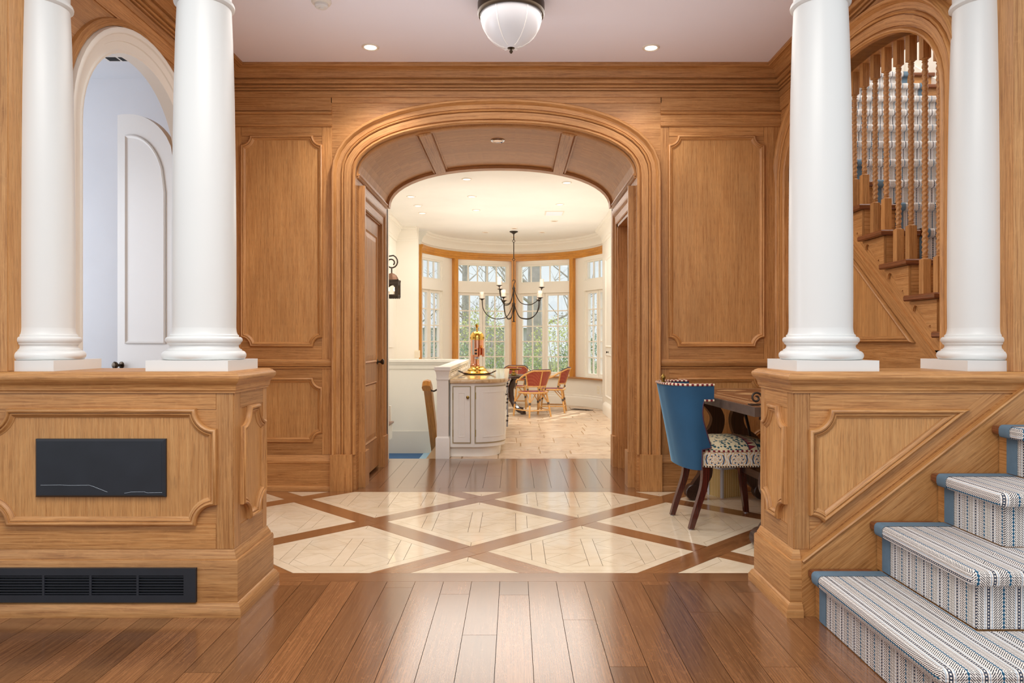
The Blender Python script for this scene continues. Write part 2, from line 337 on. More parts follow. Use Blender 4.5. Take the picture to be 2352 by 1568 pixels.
# ------------------------------------------------------------------ mesh builder
Z = Vector((0, 0, 1)); X = Vector((1, 0, 0)); Y = Vector((0, 1, 0))
class MB:
    def __init__(s): s.v = []; s.f = []; s.uv = []; s.g = []
    def add(s, vs, fs, uvs=None, grain=None):
        b = len(s.v); s.v += [tuple(p) for p in vs]
        for i, f in enumerate(fs):
            s.f.append([b+k for k in f]); s.uv.append(uvs[i] if uvs else None); s.g.append(grain)
        return s
    def box(s, x0, y0, z0, x1, y1, z1, grain=None):
        x0, x1 = min(x0, x1), max(x0, x1); y0, y1 = min(y0, y1), max(y0, y1); z0, z1 = min(z0, z1), max(z0, z1)
        vs = [(x0, y0, z0), (x1, y0, z0), (x1, y1, z0), (x0, y1, z0), (x0, y0, z1), (x1, y0, z1), (x1, y1, z1), (x0, y1, z1)]
        if grain is None:
            d = [x1-x0, y1-y0, z1-z0]; grain = (X, Y, Z)[d.index(max(d))]
        return s.add(vs, [(0, 3, 2, 1), (4, 5, 6, 7), (0, 1, 5, 4), (1, 2, 6, 5), (2, 3, 7, 6), (3, 0, 4, 7)], None, grain)
    def prism(s, pts, fr, w0, w1, grain=None, back=True):
        """pts: (u,v) counter-clockwise in frame fr=(o,e1,e2,n); extruded from w0 to w1 along n"""
        o, e1, e2, n = fr; k = len(pts)
        vs = [o+e1*a+e2*b+n*w0 for a, b in pts]+[o+e1*a+e2*b+n*w1 for a, b in pts]
        fs = [tuple(range(k, 2*k))]+([tuple(reversed(range(k)))] if back else [])+[(i, (i+1) % k, k+(i+1) % k, k+i) for i in range(k)]
        return s.add(vs, fs, None, grain or e1)
    def sweep(s, path, prof, n, closed=False, pclosed=True, caps=True, ntwist=None):
        """profile (a,b): a along n x t (left of travel), b along n; mitred joints"""
        path = [Vector(p) for p in path]; n = Vector(n).normalized(); L = len(path); K = len(prof)
        vs = []; acc = 0; us = []
        for i, p in enumerate(path):
            a = path[i-1] if (i > 0 or closed) else None
            c = path[(i+1) % L] if (i < L-1 or closed) else None
            t1 = (p-a).normalized() if a is not None else None
            t2 = (c-p).normalized() if c is not None else None
            if t1 is None: t1 = t2
            if t2 is None: t2 = t1
            l1 = n.cross(t1); l2 = n.cross(t2); m = (l1+l2)
            m = l1.copy() if m.length < 1e-6 else m.normalized()
            k = 1/max(.25, m.dot(l1))
            if i: acc += (p-path[i-1]).length
            us.append(acc)
            for (x, y) in prof: vs.append(p+m*(x*k)+n*y)
        pl = [0]
        for j in range(1, K+1):
            q, r = prof[j-1], prof[j % K]; pl.append(pl[-1]+math.hypot(q[0]-r[0], q[1]-r[1]))
        fs = []; uvs = []
        R = L if closed else L-1
        lend = us[-1]+(path[0]-path[-1]).length
        for i in range(R):
            i2 = (i+1) % L; u0 = us[i]; u1 = us[i2] if i2 else lend
            for j in range(K if pclosed else K-1):
                j2 = (j+1) % K
                fs.append((i*K+j, i2*K+j, i2*K+j2, i*K+j2))
                uvs.append([(u0, pl[j]), (u1, pl[j]), (u1, pl[j+1]), (u0, pl[j+1])])
        if caps and not closed and pclosed:
            fs.append(tuple(range(K))); uvs.append([(x, y) for x, y in prof])
            fs.append(tuple(reversed(range((L-1)*K, L*K)))); uvs.append([(x, y) for x, y in reversed(prof)])
        return s.add(vs, fs, uvs)
    def tube(s, path, r, sides=8, closed=False, caps=True):
        path = [Vector(p) for p in path]; L = len(path); rs = r if isinstance(r, (list, tuple)) else [r]*L
        vs = []; prev = None; us = [0]
        for i in range(1, L): us.append(us[-1]+(path[i]-path[i-1]).length)
        for i, p in enumerate(path):
            if closed: t = path[(i+1) % L]-path[i-1]
            else: t = path[min(i+1, L-1)]-path[max(i-1, 0)]
            t.normalize()
            if prev is None:
                a = Z if abs(t.z) < .9 else X
                nn = (a-t*a.dot(t)).normalized()
            else:
                nn = prev-t*prev.dot(t); nn = nn.normalized() if nn.length > 1e-6 else Vector((1, 0, 0))
            prev = nn; bb = t.cross(nn)
            for k in range(sides):
                an = 2*PI*k/sides; vs.append(p+nn*(rs[i]*math.cos(an))+bb*(rs[i]*math.sin(an)))
        fs = []; uvs = []
        for i in range(L if closed else L-1):
            i2 = (i+1) % L; u0 = us[i]; u1 = us[i2] if i2 else us[-1]+.05
            for k in range(sides):
                k2 = (k+1) % sides; fs.append((i*sides+k, i*sides+k2, i2*sides+k2, i2*sides+k))
                v0 = k/sides*2*PI*rs[i]; v1 = (k+1)/sides*2*PI*rs[i]
                uvs.append([(u0, v0), (u0, v1), (u1, v1), (u1, v0)])
        if caps and not closed:
            fs.append(tuple(reversed(range(sides)))); uvs.append([(0, 0)]*sides)
            fs.append(tuple(range((L-1)*sides, L*sides))); uvs.append([(0, 0)]*sides)
        return s.add(vs, fs, uvs)
    def lathe(s, prof, o=(0, 0, 0), n=32, a0=0, a1=2*PI, axis=None):
        """prof (r,z) bottom to top, about local z at o"""
        full = abs(a1-a0-2*PI) < 1e-6; o = Vector(o); K = len(prof); cols = n if full else n+1
        q = axis.to_track_quat('Z', 'Y') if axis else None
        vs = []
        for i in range(cols):
            an = a0+(a1-a0)*i/n
            for r, z in prof:
                p = Vector((r*math.cos(an), r*math.sin(an), z))
                vs.append(o+((q @ p) if q else p))
        fs = []; uvs = []
        for i in range(n):
            i2 = (i+1) % cols
            for j in range(K-1):
                fs.append((i*K+j, i2*K+j, i2*K+j+1, i*K+j+1))
                uvs.append([(prof[j][1], i*.02), (prof[j][1], i*.02+.02), (prof[j+1][1], i*.02+.02), (prof[j+1][1], i*.02)])
        if full:
            if prof[0][0] > 1e-5: fs.append(tuple(reversed([i*K for i in range(cols)]))); uvs.append([(0, 0)]*cols)
            if prof[-1][0] > 1e-5: fs.append(tuple([i*K+K-1 for i in range(cols)])); uvs.append([(0, 0)]*cols)
        return s.add(vs, fs, uvs)
    def build(s, name, mat, parent=None, label=None, cat=None, group=None, kind=None, angle=35, flip=False, mtx=None, smooth=True):
        me = bpy.data.meshes.new(name); me.from_pydata(s.v, [], s.f); me.materials.append(mat if not isinstance(mat, str) else M[mat])
        uvl = me.uv_layers.new(name='UVMap'); flat = []
        me.update()
        for i, p in enumerate(me.polygons):
            if s.uv[i]: flat += [c for q in s.uv[i] for c in q]
            else:
                g = s.g[i] or X; nn = p.normal; g2 = g-nn*g.dot(nn)
                if g2.length < .2: g2 = Z-nn*nn.z if abs(nn.z) < .9 else Y-nn*nn.y
                g2.normalize(); h = nn.cross(g2)
                for vi in p.vertices:
                    q = Vector(s.v[vi]); flat += [q.dot(g2), q.dot(h)]
        uvl.data.foreach_set('uv', flat)
        import bmesh
        bm = bmesh.new(); bm.from_mesh(me); bmesh.ops.recalc_face_normals(bm, faces=bm.faces); bm.to_mesh(me); bm.free()
        if smooth:
            me.polygons.foreach_set('use_smooth', [True]*len(me.polygons)); me.set_sharp_from_angle(angle=math.radians(angle))
        o = bpy.data.objects.new(name, me); C.objects.link(o)
        if parent: o.parent = parent
        if mtx: o.matrix_local = mtx
        tag(o, label, cat, group, kind)
        return o

def tag(o, label=None, cat=None, group=None, kind=None):
    if label: o['label'] = label
    if cat: o['category'] = cat
    if group: o['group'] = group
    if kind: o['kind'] = kind
    return o

def empty(name, label=None, cat=None, loc=(0, 0, 0), rz=0, group=None, kind=None):
    o = bpy.data.objects.new(name, None); C.objects.link(o); o.location = loc; o.rotation_euler = (0, 0, rz); o.empty_display_size = .1
    return tag(o, label, cat, group, kind)

def copy_tree(o, parent=None):
    c = o.copy(); C.objects.link(c); c.parent = parent
    for ch in list(o.children): copy_tree(ch, c)
    return c

def frame(o, e1, e2):
    o, e1, e2 = Vector(o), Vector(e1).normalized(), Vector(e2).normalized()
    return (o, e1, e2, e1.cross(e2))
def fr3(fr, u, v, w=0): return fr[0]+fr[1]*u+fr[2]*v+fr[3]*w

def notch(poly, radii, seg=7):
    out = []; k = len(poly)
    for i, c in enumerate(poly):
        r = radii[i] if isinstance(radii, (list, tuple)) else radii
        if r <= 0: out.append(c); continue
        a = Vector(poly[i-1])-Vector(c); d = Vector(poly[(i+1) % k])-Vector(c)
        a0 = math.atan2(a.y, a.x); a1 = math.atan2(d.y, d.x)
        while a1 > a0: a1 -= 2*PI
        for j in range(seg+1):
            t = a0+(a1-a0)*j/seg; out.append((c[0]+r*math.cos(t), c[1]+r*math.sin(t)))
    return out

MOLD = [(0, 0), (0, .016), (.004, .023), (.010, .026), (.016, .023), (.019, .015), (.0215, .015), (.0225, .019), (.027, .018), (.032, .012), (.037, .008), (.040, .007), (.040, 0)]
def panel(parent, fr, poly, radii, mold=MOLD, field='veneer', mold_mat='oak', grain=None, w=0, fname='field_panel', mname='panel_molding'):
    pts = notch(poly, radii)
    k = len(pts)
    if fr[1].cross(fr[2]).dot(fr[3]) < 0: mold = [(-a, b) for a, b in mold]
    MB().prism(pts, fr, w, w+.004, grain or fr[2], back=False).build(fname, field, parent)
    MB().sweep([fr3(fr, a, b, w-.004) for a, b in pts], [(a+(-.005 if mold[-1][0] > 0 else .005), b+.003 if b > 0 else b) for a, b in mold], fr[3], closed=True).build(mname, mold_mat, parent)

def rect(u0, v0, u1, v1): return [(u0, v0), (u1, v0), (u1, v1), (u0, v1)]
def slab(parent, name, fr, u0, v0, u1, v1, w1, mat='oak', grain=None, w0=0):
    if grain is None: grain = fr[1] if (u1-u0) > (v1-v0) else fr[2]
    e = .0012
    pts = rect(u0+e, v0+e, u1-e, v1-e)
    return MB().prism(pts, fr, w0, w1, grain, back=False).build(name, mat, parent)

def sarch(cx, a, spring, b, n=2.2, k=28):
    out = []
    for i in range(k+1):
        t = PI-PI*i/k; c, s_ = math.cos(t), math.sin(t)
        out.append((cx+a*math.copysign(abs(c)**(2/n), c), spring+b*abs(s_)**(2/n)))
    return out
def arch_path(cx, a, spring, b, z0=0, n=2.2, k=28):
    return [(cx-a, z0)]+sarch(cx, a, spring, b, n, k)+[(cx+a, z0)]

def arch_wall(mb, fr, u0, u1, ztop, curve, w0, w1, z0=0):
    """slab with an arched opening; curve = springing-to-springing points"""
    uL, uR = curve[0][0], curve[-1][0]
    pts = [(uL, z0)]+curve+[(uR, z0)]
    for w in (w0, w1):
        quads = [[(u0, z0), (uL, z0), (uL, ztop), (u0, ztop)], [(uR, z0), (u1, z0), (u1, ztop), (uR, ztop)]]
        for p, q in zip(curve[:-1], curve[1:]): quads.append([p, q, (q[0], ztop), (p[0], ztop)])
        for q in quads: mb.add([fr3(fr, a, b, w) for a, b in q], [(0, 1, 2, 3)], None, fr[1])
    for p, q in zip(pts[:-1], pts[1:]):
        mb.add([fr3(fr, *p, w0), fr3(fr, *q, w0), fr3(fr, *q, w1), fr3(fr, *p, w1)], [(0, 1, 2, 3)], None, fr[3])
    mb.add([fr3(fr, u0, z0, w0), fr3(fr, u0, z0, w1), fr3(fr, u0, ztop, w1), fr3(fr, u0, ztop, w0)], [(0, 1, 2, 3)], None, fr[3])
    mb.add([fr3(fr, u1, z0, w0), fr3(fr, u1, z0, w1), fr3(fr, u1, ztop, w1), fr3(fr, u1, ztop, w0)], [(0, 1, 2, 3)], None, fr[3])
    return mb

def clip(poly, a, b, c):
    """keep a*x+b*y<=c"""
    out = []
    for i in range(len(poly)):
        p, q = poly[i], poly[(i+1) % len(poly)]
        dp, dq = a*p[0]+b*p[1]-c, a*q[0]+b*q[1]-c
        if dp <= 0: out.append(p)
        if dp*dq < 0:
            t = dp/(dp-dq); out.append((p[0]+(q[0]-p[0])*t, p[1]+(q[1]-p[1])*t))
    return out
def clip_rect(poly, x0, y0, x1, y1):
    for abc in ((1, 0, x1), (-1, 0, -x0), (0, 1, y1), (0, -1, -y0)):
        poly = clip(poly, *abc)
        if len(poly) < 3: return []
    return poly
def area(p): return .5*abs(sum(p[i-1][0]*p[i][1]-p[i][0]*p[i-1][1] for i in range(len(p))))
def inset(poly, d):
    """shrink a convex ccw polygon"""
    out = poly
    sgn = sum(poly[i-1][0]*poly[i][1]-poly[i][0]*poly[i-1][1] for i in range(len(poly)))
    P = poly if sgn > 0 else list(reversed(poly))
    out = P
    for i in range(len(P)):
        p, q = P[i-1], P[i]; dx, dy = q[0]-p[0], q[1]-p[1]; L = math.hypot(dx, dy)
        if L < 1e-6: continue
        nx, ny = dy/L, -dx/L
        out = clip(out, nx, ny, nx*p[0]+ny*p[1]-d)
        if len(out) < 3: return []
    return out

def wbuild(mb, name, mat, parent, **kw):
    """part modelled in world coordinates under a thing whose Empty stands elsewhere"""
    o = mb.build(name, mat, parent, **kw)
    o.matrix_parent_inverse = Matrix.Translation(-parent.location)
    return o

XC, YB, HC = -.141, 5.79, 3.39           # arch axis, back wall face, hall ceiling
XL, XR = -2.28, 2.15                     # side walls of the hall
YF0, YF1 = 3.163, 3.577                  # low wall front and rear faces
FY = frame((0, YB, 0), X, Z)             # back wall frame: n = -Y

# ------------------------------------------------------------------ floor
floor = MB().box(-5, -1.5, -.2, 5, 7.335, -.012).build('floor', 'plank_joint', kind='structure')
def floor_piece(name, poly, mat, grain, gap, top=0.0, parent=None):
    q = inset(poly, gap)
    if len(q) < 3 or area(q) < 2e-5: return None
    return MB().prism(q, frame((0, 0, 0), X, Y), top-.02, top, grain, back=False).build(name, mat, parent or floor)
rnd = random.Random(11)
PW = .1406
def planks(x0, x1, y0, y1, seed, lmin, lmax):
    r = random.Random(seed); x = x0
    while x < x1:
        y = y0-r.uniform(0, lmin)
        while y < y1:
            y2 = y+r.uniform(lmin, lmax)
            a, b = max(y, y0), min(y2, y1)
            if b-a > .12: floor_piece('floor_board', rect(x, a, min(x+PW, x1), b), 'floor_oak', Y, .0011)
            elif b-a > 0: floor_piece('floor_board', rect(x, a, min(x+PW, x1), b), 'floor_oak', Y, .0011)
            y = y2
        x += PW
planks(-3.1625, 2.5, .3, 3.589, 5, .9, 2.0)
planks(-1.378, 1.12, 5.868, 7.20, 8, .6, 1.5)
for a, b in ((-2.6, -1.0), (-1.0, .72), (.72, 2.3)): floor_piece('border_board', rect(a, 3.589, b, 3.718), 'floor_oak', X, .0007)
for a, b in ((-2.3, -.6), (-.6, .9), (.9, 2.2)): floor_piece('border_board', rect(a, 5.717, b, 5.868), 'floor_oak', X, .0007)
floor_piece('threshold_board', rect(-1.4, 7.20, 1.2, 7.335), 'floor_oak', X, .0007)
MB().box(XL, 3.70, -.015, 2.3, 5.74, -.004).build('tile_bed', 'joint', floor)
TX0, TX1, TY0, TY1 = XL, 2.26, 3.718, 5.717
AX, AY, BO = .6925, .6775, .1025
def nd(i, j): return (-.945+AX*i, 4.777+AY*j)
R01 = lambda p: clip_rect(p, TX0, TY0, TX1, TY1)
for i in range(-3, 7):
    for j in range(-2, 3):
        if (i+j) % 2: continue
        x, y = nd(i, j)
        d = Vector((AX, AY)).normalized(); w = BO/math.sqrt(2); L = Vector((AX, AY)).length
        # family along (+,+): node to node
        p = Vector((x, y)); q = p+Vector((AX, AY)); nrm = Vector((-d.y, d.x))
        poly = [tuple(p-nrm*w), tuple(q-nrm*w), tuple(q+nrm*w), tuple(p+nrm*w)]
        pc = R01(poly)
        if len(pc) >= 3: floor_piece('oak_band', pc, 'band_oak', Vector((d.x, d.y, 0)), .0006)
        # family along (-,+): between crossings
        e = Vector((-d.x, d.y)); n2 = Vector((-e.y, e.x))
        p2 = p+e*w*1.03; q2 = p+e*(L-w*1.03)
        poly = [tuple(p2+n2*w), tuple(p2-n2*w), tuple(q2-n2*w), tuple(q2+n2*w)]
        pc = R01(poly)
        if len(pc) >= 3: floor_piece('oak_band', pc, 'band_oak', Vector((e.x, e.y, 0)), .0006)
HX, HY = AX-BO-.001, AY-BO-.001
def diamond_pieces():
    """pieces of one inlaid diamond around (0,0)"""
    P = []; b = .86
    outer = [(HX, 0), (0, HY), (-HX, 0), (0, -HY)]; inner = [(HX*b, 0), (0, HY*b), (-HX*b, 0), (0, -HY*b)]
    for k in range(4): P.append([outer[k], outer[(k+1) % 4], inner[(k+1) % 4], inner[k]])
    def inn(poly):
        for sx in (1, -1):
            for sy in (1, -1): poly = clip(poly, sx/(HX*b), sy/(HY*b), 1)
        return poly
    s0, s1, s2 = .036, .266, .34
    raw = [rect(-s0, -s1, s0, s1), rect(-s1, -s0, -s0, s0), rect(s0, -s0, s1, s0)]
    for sx in (1, -1):
        for sy in (1, -1):
            x0, x1 = sorted((sx*s0, sx*s1)); y0, y1 = sorted((sy*s0, sy*s1)); mx, my = (x0+x1)/2, (y0+y1)/2
            raw.append([(x1, my), (mx, y1), (x0, my), (mx, y0)])
            raw += [[(x0, y0), (mx, y0), (x0, my)], [(mx, y0), (x1, y0), (x1, my)], [(x1, my), (x1, y1), (mx, y1)], [(mx, y1), (x0, y1), (x0, my)]]
    raw += [rect(s1, -.6, s2, .6), rect(-s2, -.6, -s1, .6), rect(-s1, s1, s1, s2), rect(-s1, -s2, s1, -s1),
            rect(s2, -.6, .7, .6), rect(-.7, -.6, -s2, .6), rect(-s1, s2, s1, .7), rect(-s1, -.7, s1, -s2)]
    for r in raw:
        q = inn(r)
        if len(q) >= 3 and area(q) > 3e-4: P.append(q)
    return P
DP = diamond_pieces()
full = {(2, 0-1+0), (1, 0), (3, 0), (-1, 0), (0, -1), (0, 1), (2, 1), (4, -1)}
rest = MB(); cnt = 0
for i in range(-3, 7):
    for j in range(-2, 3):
        if (i+j) % 2 == 0: continue
        cx, cy = nd(i, j)
        for pc in DP:
            q = R01([(a+cx, c+cy) for a, c in pc])
            if len(q) < 3 or area(q) < 1e-4: continue
            q2 = inset(q, .0013)
            if len(q2) < 3: continue
            if (i, j) in full and cnt < 285:
                MB().prism(q2, frame((0, 0, 0), X, Y), -.01, 0, X, back=False).build('marble_tile', 'marble', floor); cnt += 1
            else: rest.prism(q2, frame((0, 0, 0), X, Y), -.01, 0, X, back=False)
rest.build('marble_inlay', 'marble', floor, kind='stuff')

# ------------------------------------------------------------------ hall ceiling
MB().box(-2.6, 3.2, HC, 2.45, YB+.2, HC+.15).build('ceiling', 'ceiling', kind='structure')
for sx, x0, x1 in ((0, -4.2, -1.25), (1, 1.25, 2.6)):
    pass
lin = MB().box(-4.2, 3.18, 3.02, 4.2, 3.6, 3.5, X).build('trim_1', 'white', kind='structure')

# ------------------------------------------------------------------ back wall with the big arch
SP, AA, BB = 2.537, 1.131, .41
curve = sarch(XC, AA, SP, BB)
wb = arch_wall(MB(), FY, XL-.2, XR+.25, HC, curve, -.10, 0).build('wall_back', 'oak', kind='structure')
ap = arch_path(XC, AA, SP, BB, .29)
casing = [(0, .0), (0, .030), (.010, .040), (.018, .040), (.026, .030), (.028, .018), (.033, .018), (.036, .030), (.060, .033), (.086, .034), (.088, .022), (.093, .022), (.095, .038), (.102, .043), (.109, .038), (.111, .022), (.116, .022), (.118, .030),
          (.140, .032), (.150, .034), (.156, .046), (.168, .060), (.180, .063), (.187, .054), (.190, .034), (.190, 0)]
MB().sweep([fr3(FY, a, b) for a, b in ap], casing, FY[3]).build('arch_casing', 'oak', wb)
for s in (-1, 1):
    x0 = XC+s*(AA+.02); x1 = XC+s*(AA+.195)
    MB().box(min(x0, x1), YB-.062, 0, max(x0, x1), YB, .292, Z).build('plinth_block', 'oak', wb)
# wainscot left and right of the arch
for u0, u1, pu0, pu1 in ((XL, XC-AA-.192, -2.193, -1.544), (XC+AA+.192, XR, 1.249, 2.014)):
    slab(wb, 'stile', FY, u0, .285, pu0, 2.93, .004); slab(wb, 'stile', FY, pu1, .285, u1, 2.93, .004)
    slab(wb, 'rail', FY, pu0, 2.849, pu1, 2.93, .004); slab(wb, 'rail', FY, pu0, 1.056, pu1, 1.158, .004)
    slab(wb, 'rail', FY, pu0, .90, pu1, .979, .004); slab(wb, 'rail', FY, pu0, .285, pu1, .39, .004)
    panel(wb, FY, rect(pu0, 1.158, pu1, 2.849), .075, w=.002)
    panel(wb, FY, rect(pu0, .39, pu1, .90), .075, w=.002)
    chair = [(0, 0), (0, .016), (.012, .018), (.014, .010), (.018, .010), (.020, .026), (.030, .030), (.042, .034), (.052, .036), (.062, .032), (.066, .024), (.076, .016), (.077, 0)]
    MB().sweep([fr3(FY, u0, .979), fr3(FY, u1, .979)], chair, FY[3]).build('chair_rail', 'oak', wb)
    base = [(0, 0), (0, .040), (.030, .038), (.038, .032), (.042, .022), (.050, .022), (.215, .022), (.222, .030), (.236, .030), (.250, .018), (.272, .012), (.285, .006), (.285, 0)]
    MB().sweep([fr3(FY, u0, 0), fr3(FY, u1, 0)], base, FY[3]).build('base_moulding', 'oak', wb)
    slab(wb, 'frieze_board', FY, u0, 3.06, u1 if u0 < 0 else u1, 3.168, .006); slab(wb, 'frieze_board', FY, u0, 2.945, u1, 3.026, .004)
    bead = [(0, 0), (0, .018), (.008, .026), (.016, .028), (.020, .020), (.022, .012), (.025, .012), (.026, .022), (.032, .020), (.034, 0)]
    MB().sweep([fr3(FY, u0, 3.024), fr3(FY, u1, 3.024)], bead, FY[3]).build('frieze_bead', 'oak', wb)
    MB().sweep([fr3(FY, u0, 2.925), fr3(FY, u1, 2.925)], [(0, 0), (0, .014), (.008, .020), (.016, .018), (.022, 0)], FY[3]).build('frieze_bead', 'oak', wb)
slab(wb, 'frieze_board', FY, XC-AA-.2, 3.115, XC+AA+.2, 3.168, .006)
# crown moulding round three sides (profile: a = out from the wall, b = up)
CR = [(0, 3.160), (.014, 3.160), (.016, 3.206), (.006, 3.208), (.006, 3.213), (.024, 3.214), (.026, 3.226), (.018, 3.228), (.018, 3.233), (.036, 3.234), (.040, 3.242), (.038, 3.25), (.030, 3.252), (.030, 3.257),
      (.050, 3.259), (.056, 3.268), (.058, 3.280), (.054, 3.290), (.046, 3.292), (.046, 3.298), (.066, 3.300), (.068, 3.306), (.072, 3.322), (.082, 3.340), (.100, 3.356), (.124, 3.366), (.138, 3.368), (.138, 3.362), (.144, 3.362), (.152, 3.372), (.152, 3.39), (0, 3.39)]
MB().sweep([(XL, 3.62, 0), (XL, YB, 0), (XR, YB, 0), (XR, 3.62, 0)], [(-a, b) for a, b in CR], Z).build('trim_2', 'oak', kind='structure')

# ------------------------------------------------------------------ passage: jambs, barrel vault, doors
YP0, YP1 = 5.88, 7.20
pw = MB()
for x, x2 in ((XC-AA, XC-AA-.12), (XC+AA, XC+AA+.12)):
    d0, d1 = 6.05, 6.83
    for a, b, z0, z1 in ((YB+.10, d0, 0, SP), (d1, YP1+.05, 0, SP), (d0, d1, 2.30, SP)):
        pw.box(min(x, x2), a, z0, max(x, x2), b, z1, Z)
wp = pw.build('wall_passage', 'oak', kind='structure')
vm = MB(); vc = sarch(XC, AA, SP-.01, BB+.012)
for p, q in zip(vc[:-1], vc[1:]):
    vm.add([(p[0], YB, p[1]), (q[0], YB, q[1]), (q[0], YP1+.05, q[1]), (p[0], YP1+.05, p[1])], [(0, 1, 2, 3)], None, X)
vm.build('ceiling_vault', 'veneer', kind='structure')
FP = frame((0, YP1, 0), X, Z)
MB().sweep([(a, YP1+.0, b) for a, b in sarch(XC, AA, SP, BB)], [(0, -.05), (0, .05), (-.028, .05), (-.028, -.05)], FP[3]).build('vault_band', 'oak', wp)
MB().sweep([(a, YB+.05, b) for a, b in sarch(XC, AA, SP, BB)], [(0, -.02), (0, .03), (-.012, .03), (-.016, .01), (-.016, -.02)], FP[3]).build('vault_bead', 'oak', wp)
wk = arch_wall(MB(), frame((0, YP1, 0), X, Z), XL-.2, 1.9, 3.3, sarch(XC, AA, SP, BB), -.12, 0).build('wall_kitchen_front', 'cream', kind='structure')
for s, xr in ((-1, XC-.589), (1, XC+.589)):
    zz = SP+BB*(1-(.589/AA)**2.2)**(1/2.2)
    an = math.atan2(.36, 1)*(-s)
    e1 = Vector((math.cos(an), 0, math.sin(an))); e1 = Vector((1, 0, -s*.30)).normalized()
    dn = Vector((e1.z, 0, -e1.x)); dn = dn if dn.z < 0 else -dn
    o = Vector((xr, 5.835, zz))
    rb = MB()
    prof = [(-.075, .004), (-.075, -.012), (-.062, -.02), (-.055, -.014), (-.048, -.022), (-.048, -.034), (.048, -.034), (.048, -.022), (.055, -.014), (.062, -.02), (.075, -.012), (.075, .004)]
    vs = [];
    for yy in (5.835, 7.16):
        for a, w in prof: vs.append(Vector((xr, yy, zz))+e1*a-dn*w)
    K = len(prof)
    rb.add(vs, [(i, (i+1) % K, K+(i+1) % K, K+i) for i in range(K)]+[tuple(range(K)), tuple(range(2*K-1, K-1, -1))], None, Y)
    rb.build('vault_rib', 'oak', wp)
    xw = XC+s*AA
    MB().sweep([(xw, YB+.03, SP), (xw, YP1-.04, SP)], [(s*0, -.02), (s*.012, -.016), (s*.02, -.006), (s*.012, .0), (s*.024, .008), (s*.024, .016), (s*.008, .022), (0, .024)], Z).build('impost_moulding', 'oak', wp)
    # door casing on the passage wall
    fx = frame((xw, 0, 0), Y, Z) if s < 0 else frame((xw, 0, 0), -Y, Z)
    sg = 1 if s < 0 else -1
    cas = [(0, 0), (0, .012), (.008, .018), (.016, .012), (.03, .014), (.075, .018), (.082, .026), (.09, .02), (.1, .03), (.13, .036), (.15, .036), (.15, 0)]
    y0, y1 = 6.05, 6.85
    pts = [(y0, .0), (y0, 2.31), (y1, 2.31), (y1, .0)]
    pp = [fr3(fx, sg*a, b) for a, b in pts]
    nn = Vector((-s, 0, 0))
    # a: outwards from the opening
    l = nn.cross(Vector((0, 0, 1))); flip = -1 if l.y > 0 else 1
    MB().sweep(pp, [(flip*a, b) for a, b in cas], nn).build('door_casing', 'oak', wp)
    MB().box(xw, 5.892, 0, xw-s*.055, 6.052, .292, Z).build('plinth_block', 'oak', wp)
    MB().box(xw, 6.848, 0, xw-s*.045, 7.01, .292, Z).build('plinth_block', 'oak', wp)
    MB().box(xw, 5.895, .292, xw-s*.05, 5.93, 2.475, Z).build('casing_backband', 'oak', wp)
# left door: two raised panels, hinges, bronze knob
xd = XC-AA-.015
fd = frame((xd, 6.06, .025), Y, Z)
d1 = MB().prism(rect(0, 0, .775, 2.275), fd, -.045, 0, Z).build('door_1', 'oak', kind='structure')
def door_panel(parent, fd, u0, v0, u1, v1, mat='oak', fmat='veneer'):
    MB().sweep([fr3(fd, a, b) for a, b in rect(u0, v0, u1, v1)], [(0, 0), (0, .006), (.006, .010), (.014, .004), (.022, -.002), (.022, -.01), (0, -.01)], fd[3], closed=True).build('panel_molding', mat, parent)
    m = .045; a, b, c, d = u0+.022, v0+.022, u1-.022, v1-.022
    o = [fr3(fd, *p, .0015) for p in rect(a, b, c, d)]; i = [fr3(fd, *p, .009) for p in rect(a+m, b+m, c-m, d-m)]
    MB().add(o+i, [(4, 5, 6, 7)]+[(k, (k+1) % 4, 4+(k+1) % 4, 4+k) for k in range(4)], None, fd[2]).build('raised_panel', fmat, parent, angle=5)
door_panel(d1, fd, .12, .27, .655, .80); door_panel(d1, fd, .12, .98, .655, 2.15)
for z in (.22, 1.10, 1.98):
    MB().box(xd, 6.035, z, xd+.014, 6.062, z+.13).build('hinge', 'bronze', d1)
def knob(parent, p, ax, mat='bronze', sc=1.0):
    p = Vector(p)
    return MB().lathe([(.026*sc, 0), (.026*sc, .004*sc), (.020*sc, .007*sc), (.009*sc, .010*sc), (.009*sc, .030*sc), (.018*sc, .036*sc), (.026*sc, .046*sc), (.027*sc, .056*sc), (.020*sc, .064*sc), (.006*sc, .067*sc), (0, .067*sc)], p, 18, axis=ax).build('door_knob', mat, parent)
knob(d1, (xd+.001, 6.06+.71, 1.005), X)
# right doorway: jambs and a closed door set back
xd = XC+AA+.10
fd = frame((xd, 6.83, .02), -Y, Z)
d2 = MB().prism(rect(0, 0, .78, 2.27), fd, -.045, 0, Z).build('door_2', 'oak', kind='structure')
door_panel(d2, fd, .12, .27, .66, .80); door_panel(d2, fd, .12, .98, .66, 2.15)
MB().box(XC+AA-.005, 6.80, 0, XC+AA+.12, 6.86, 2.31, Z).build('door_jamb', 'oak', d2)
MB().box(XC+AA-.005, 6.0, 2.28, XC+AA+.12, 6.85, 2.33, Y).build('door_head', 'oak', d2)

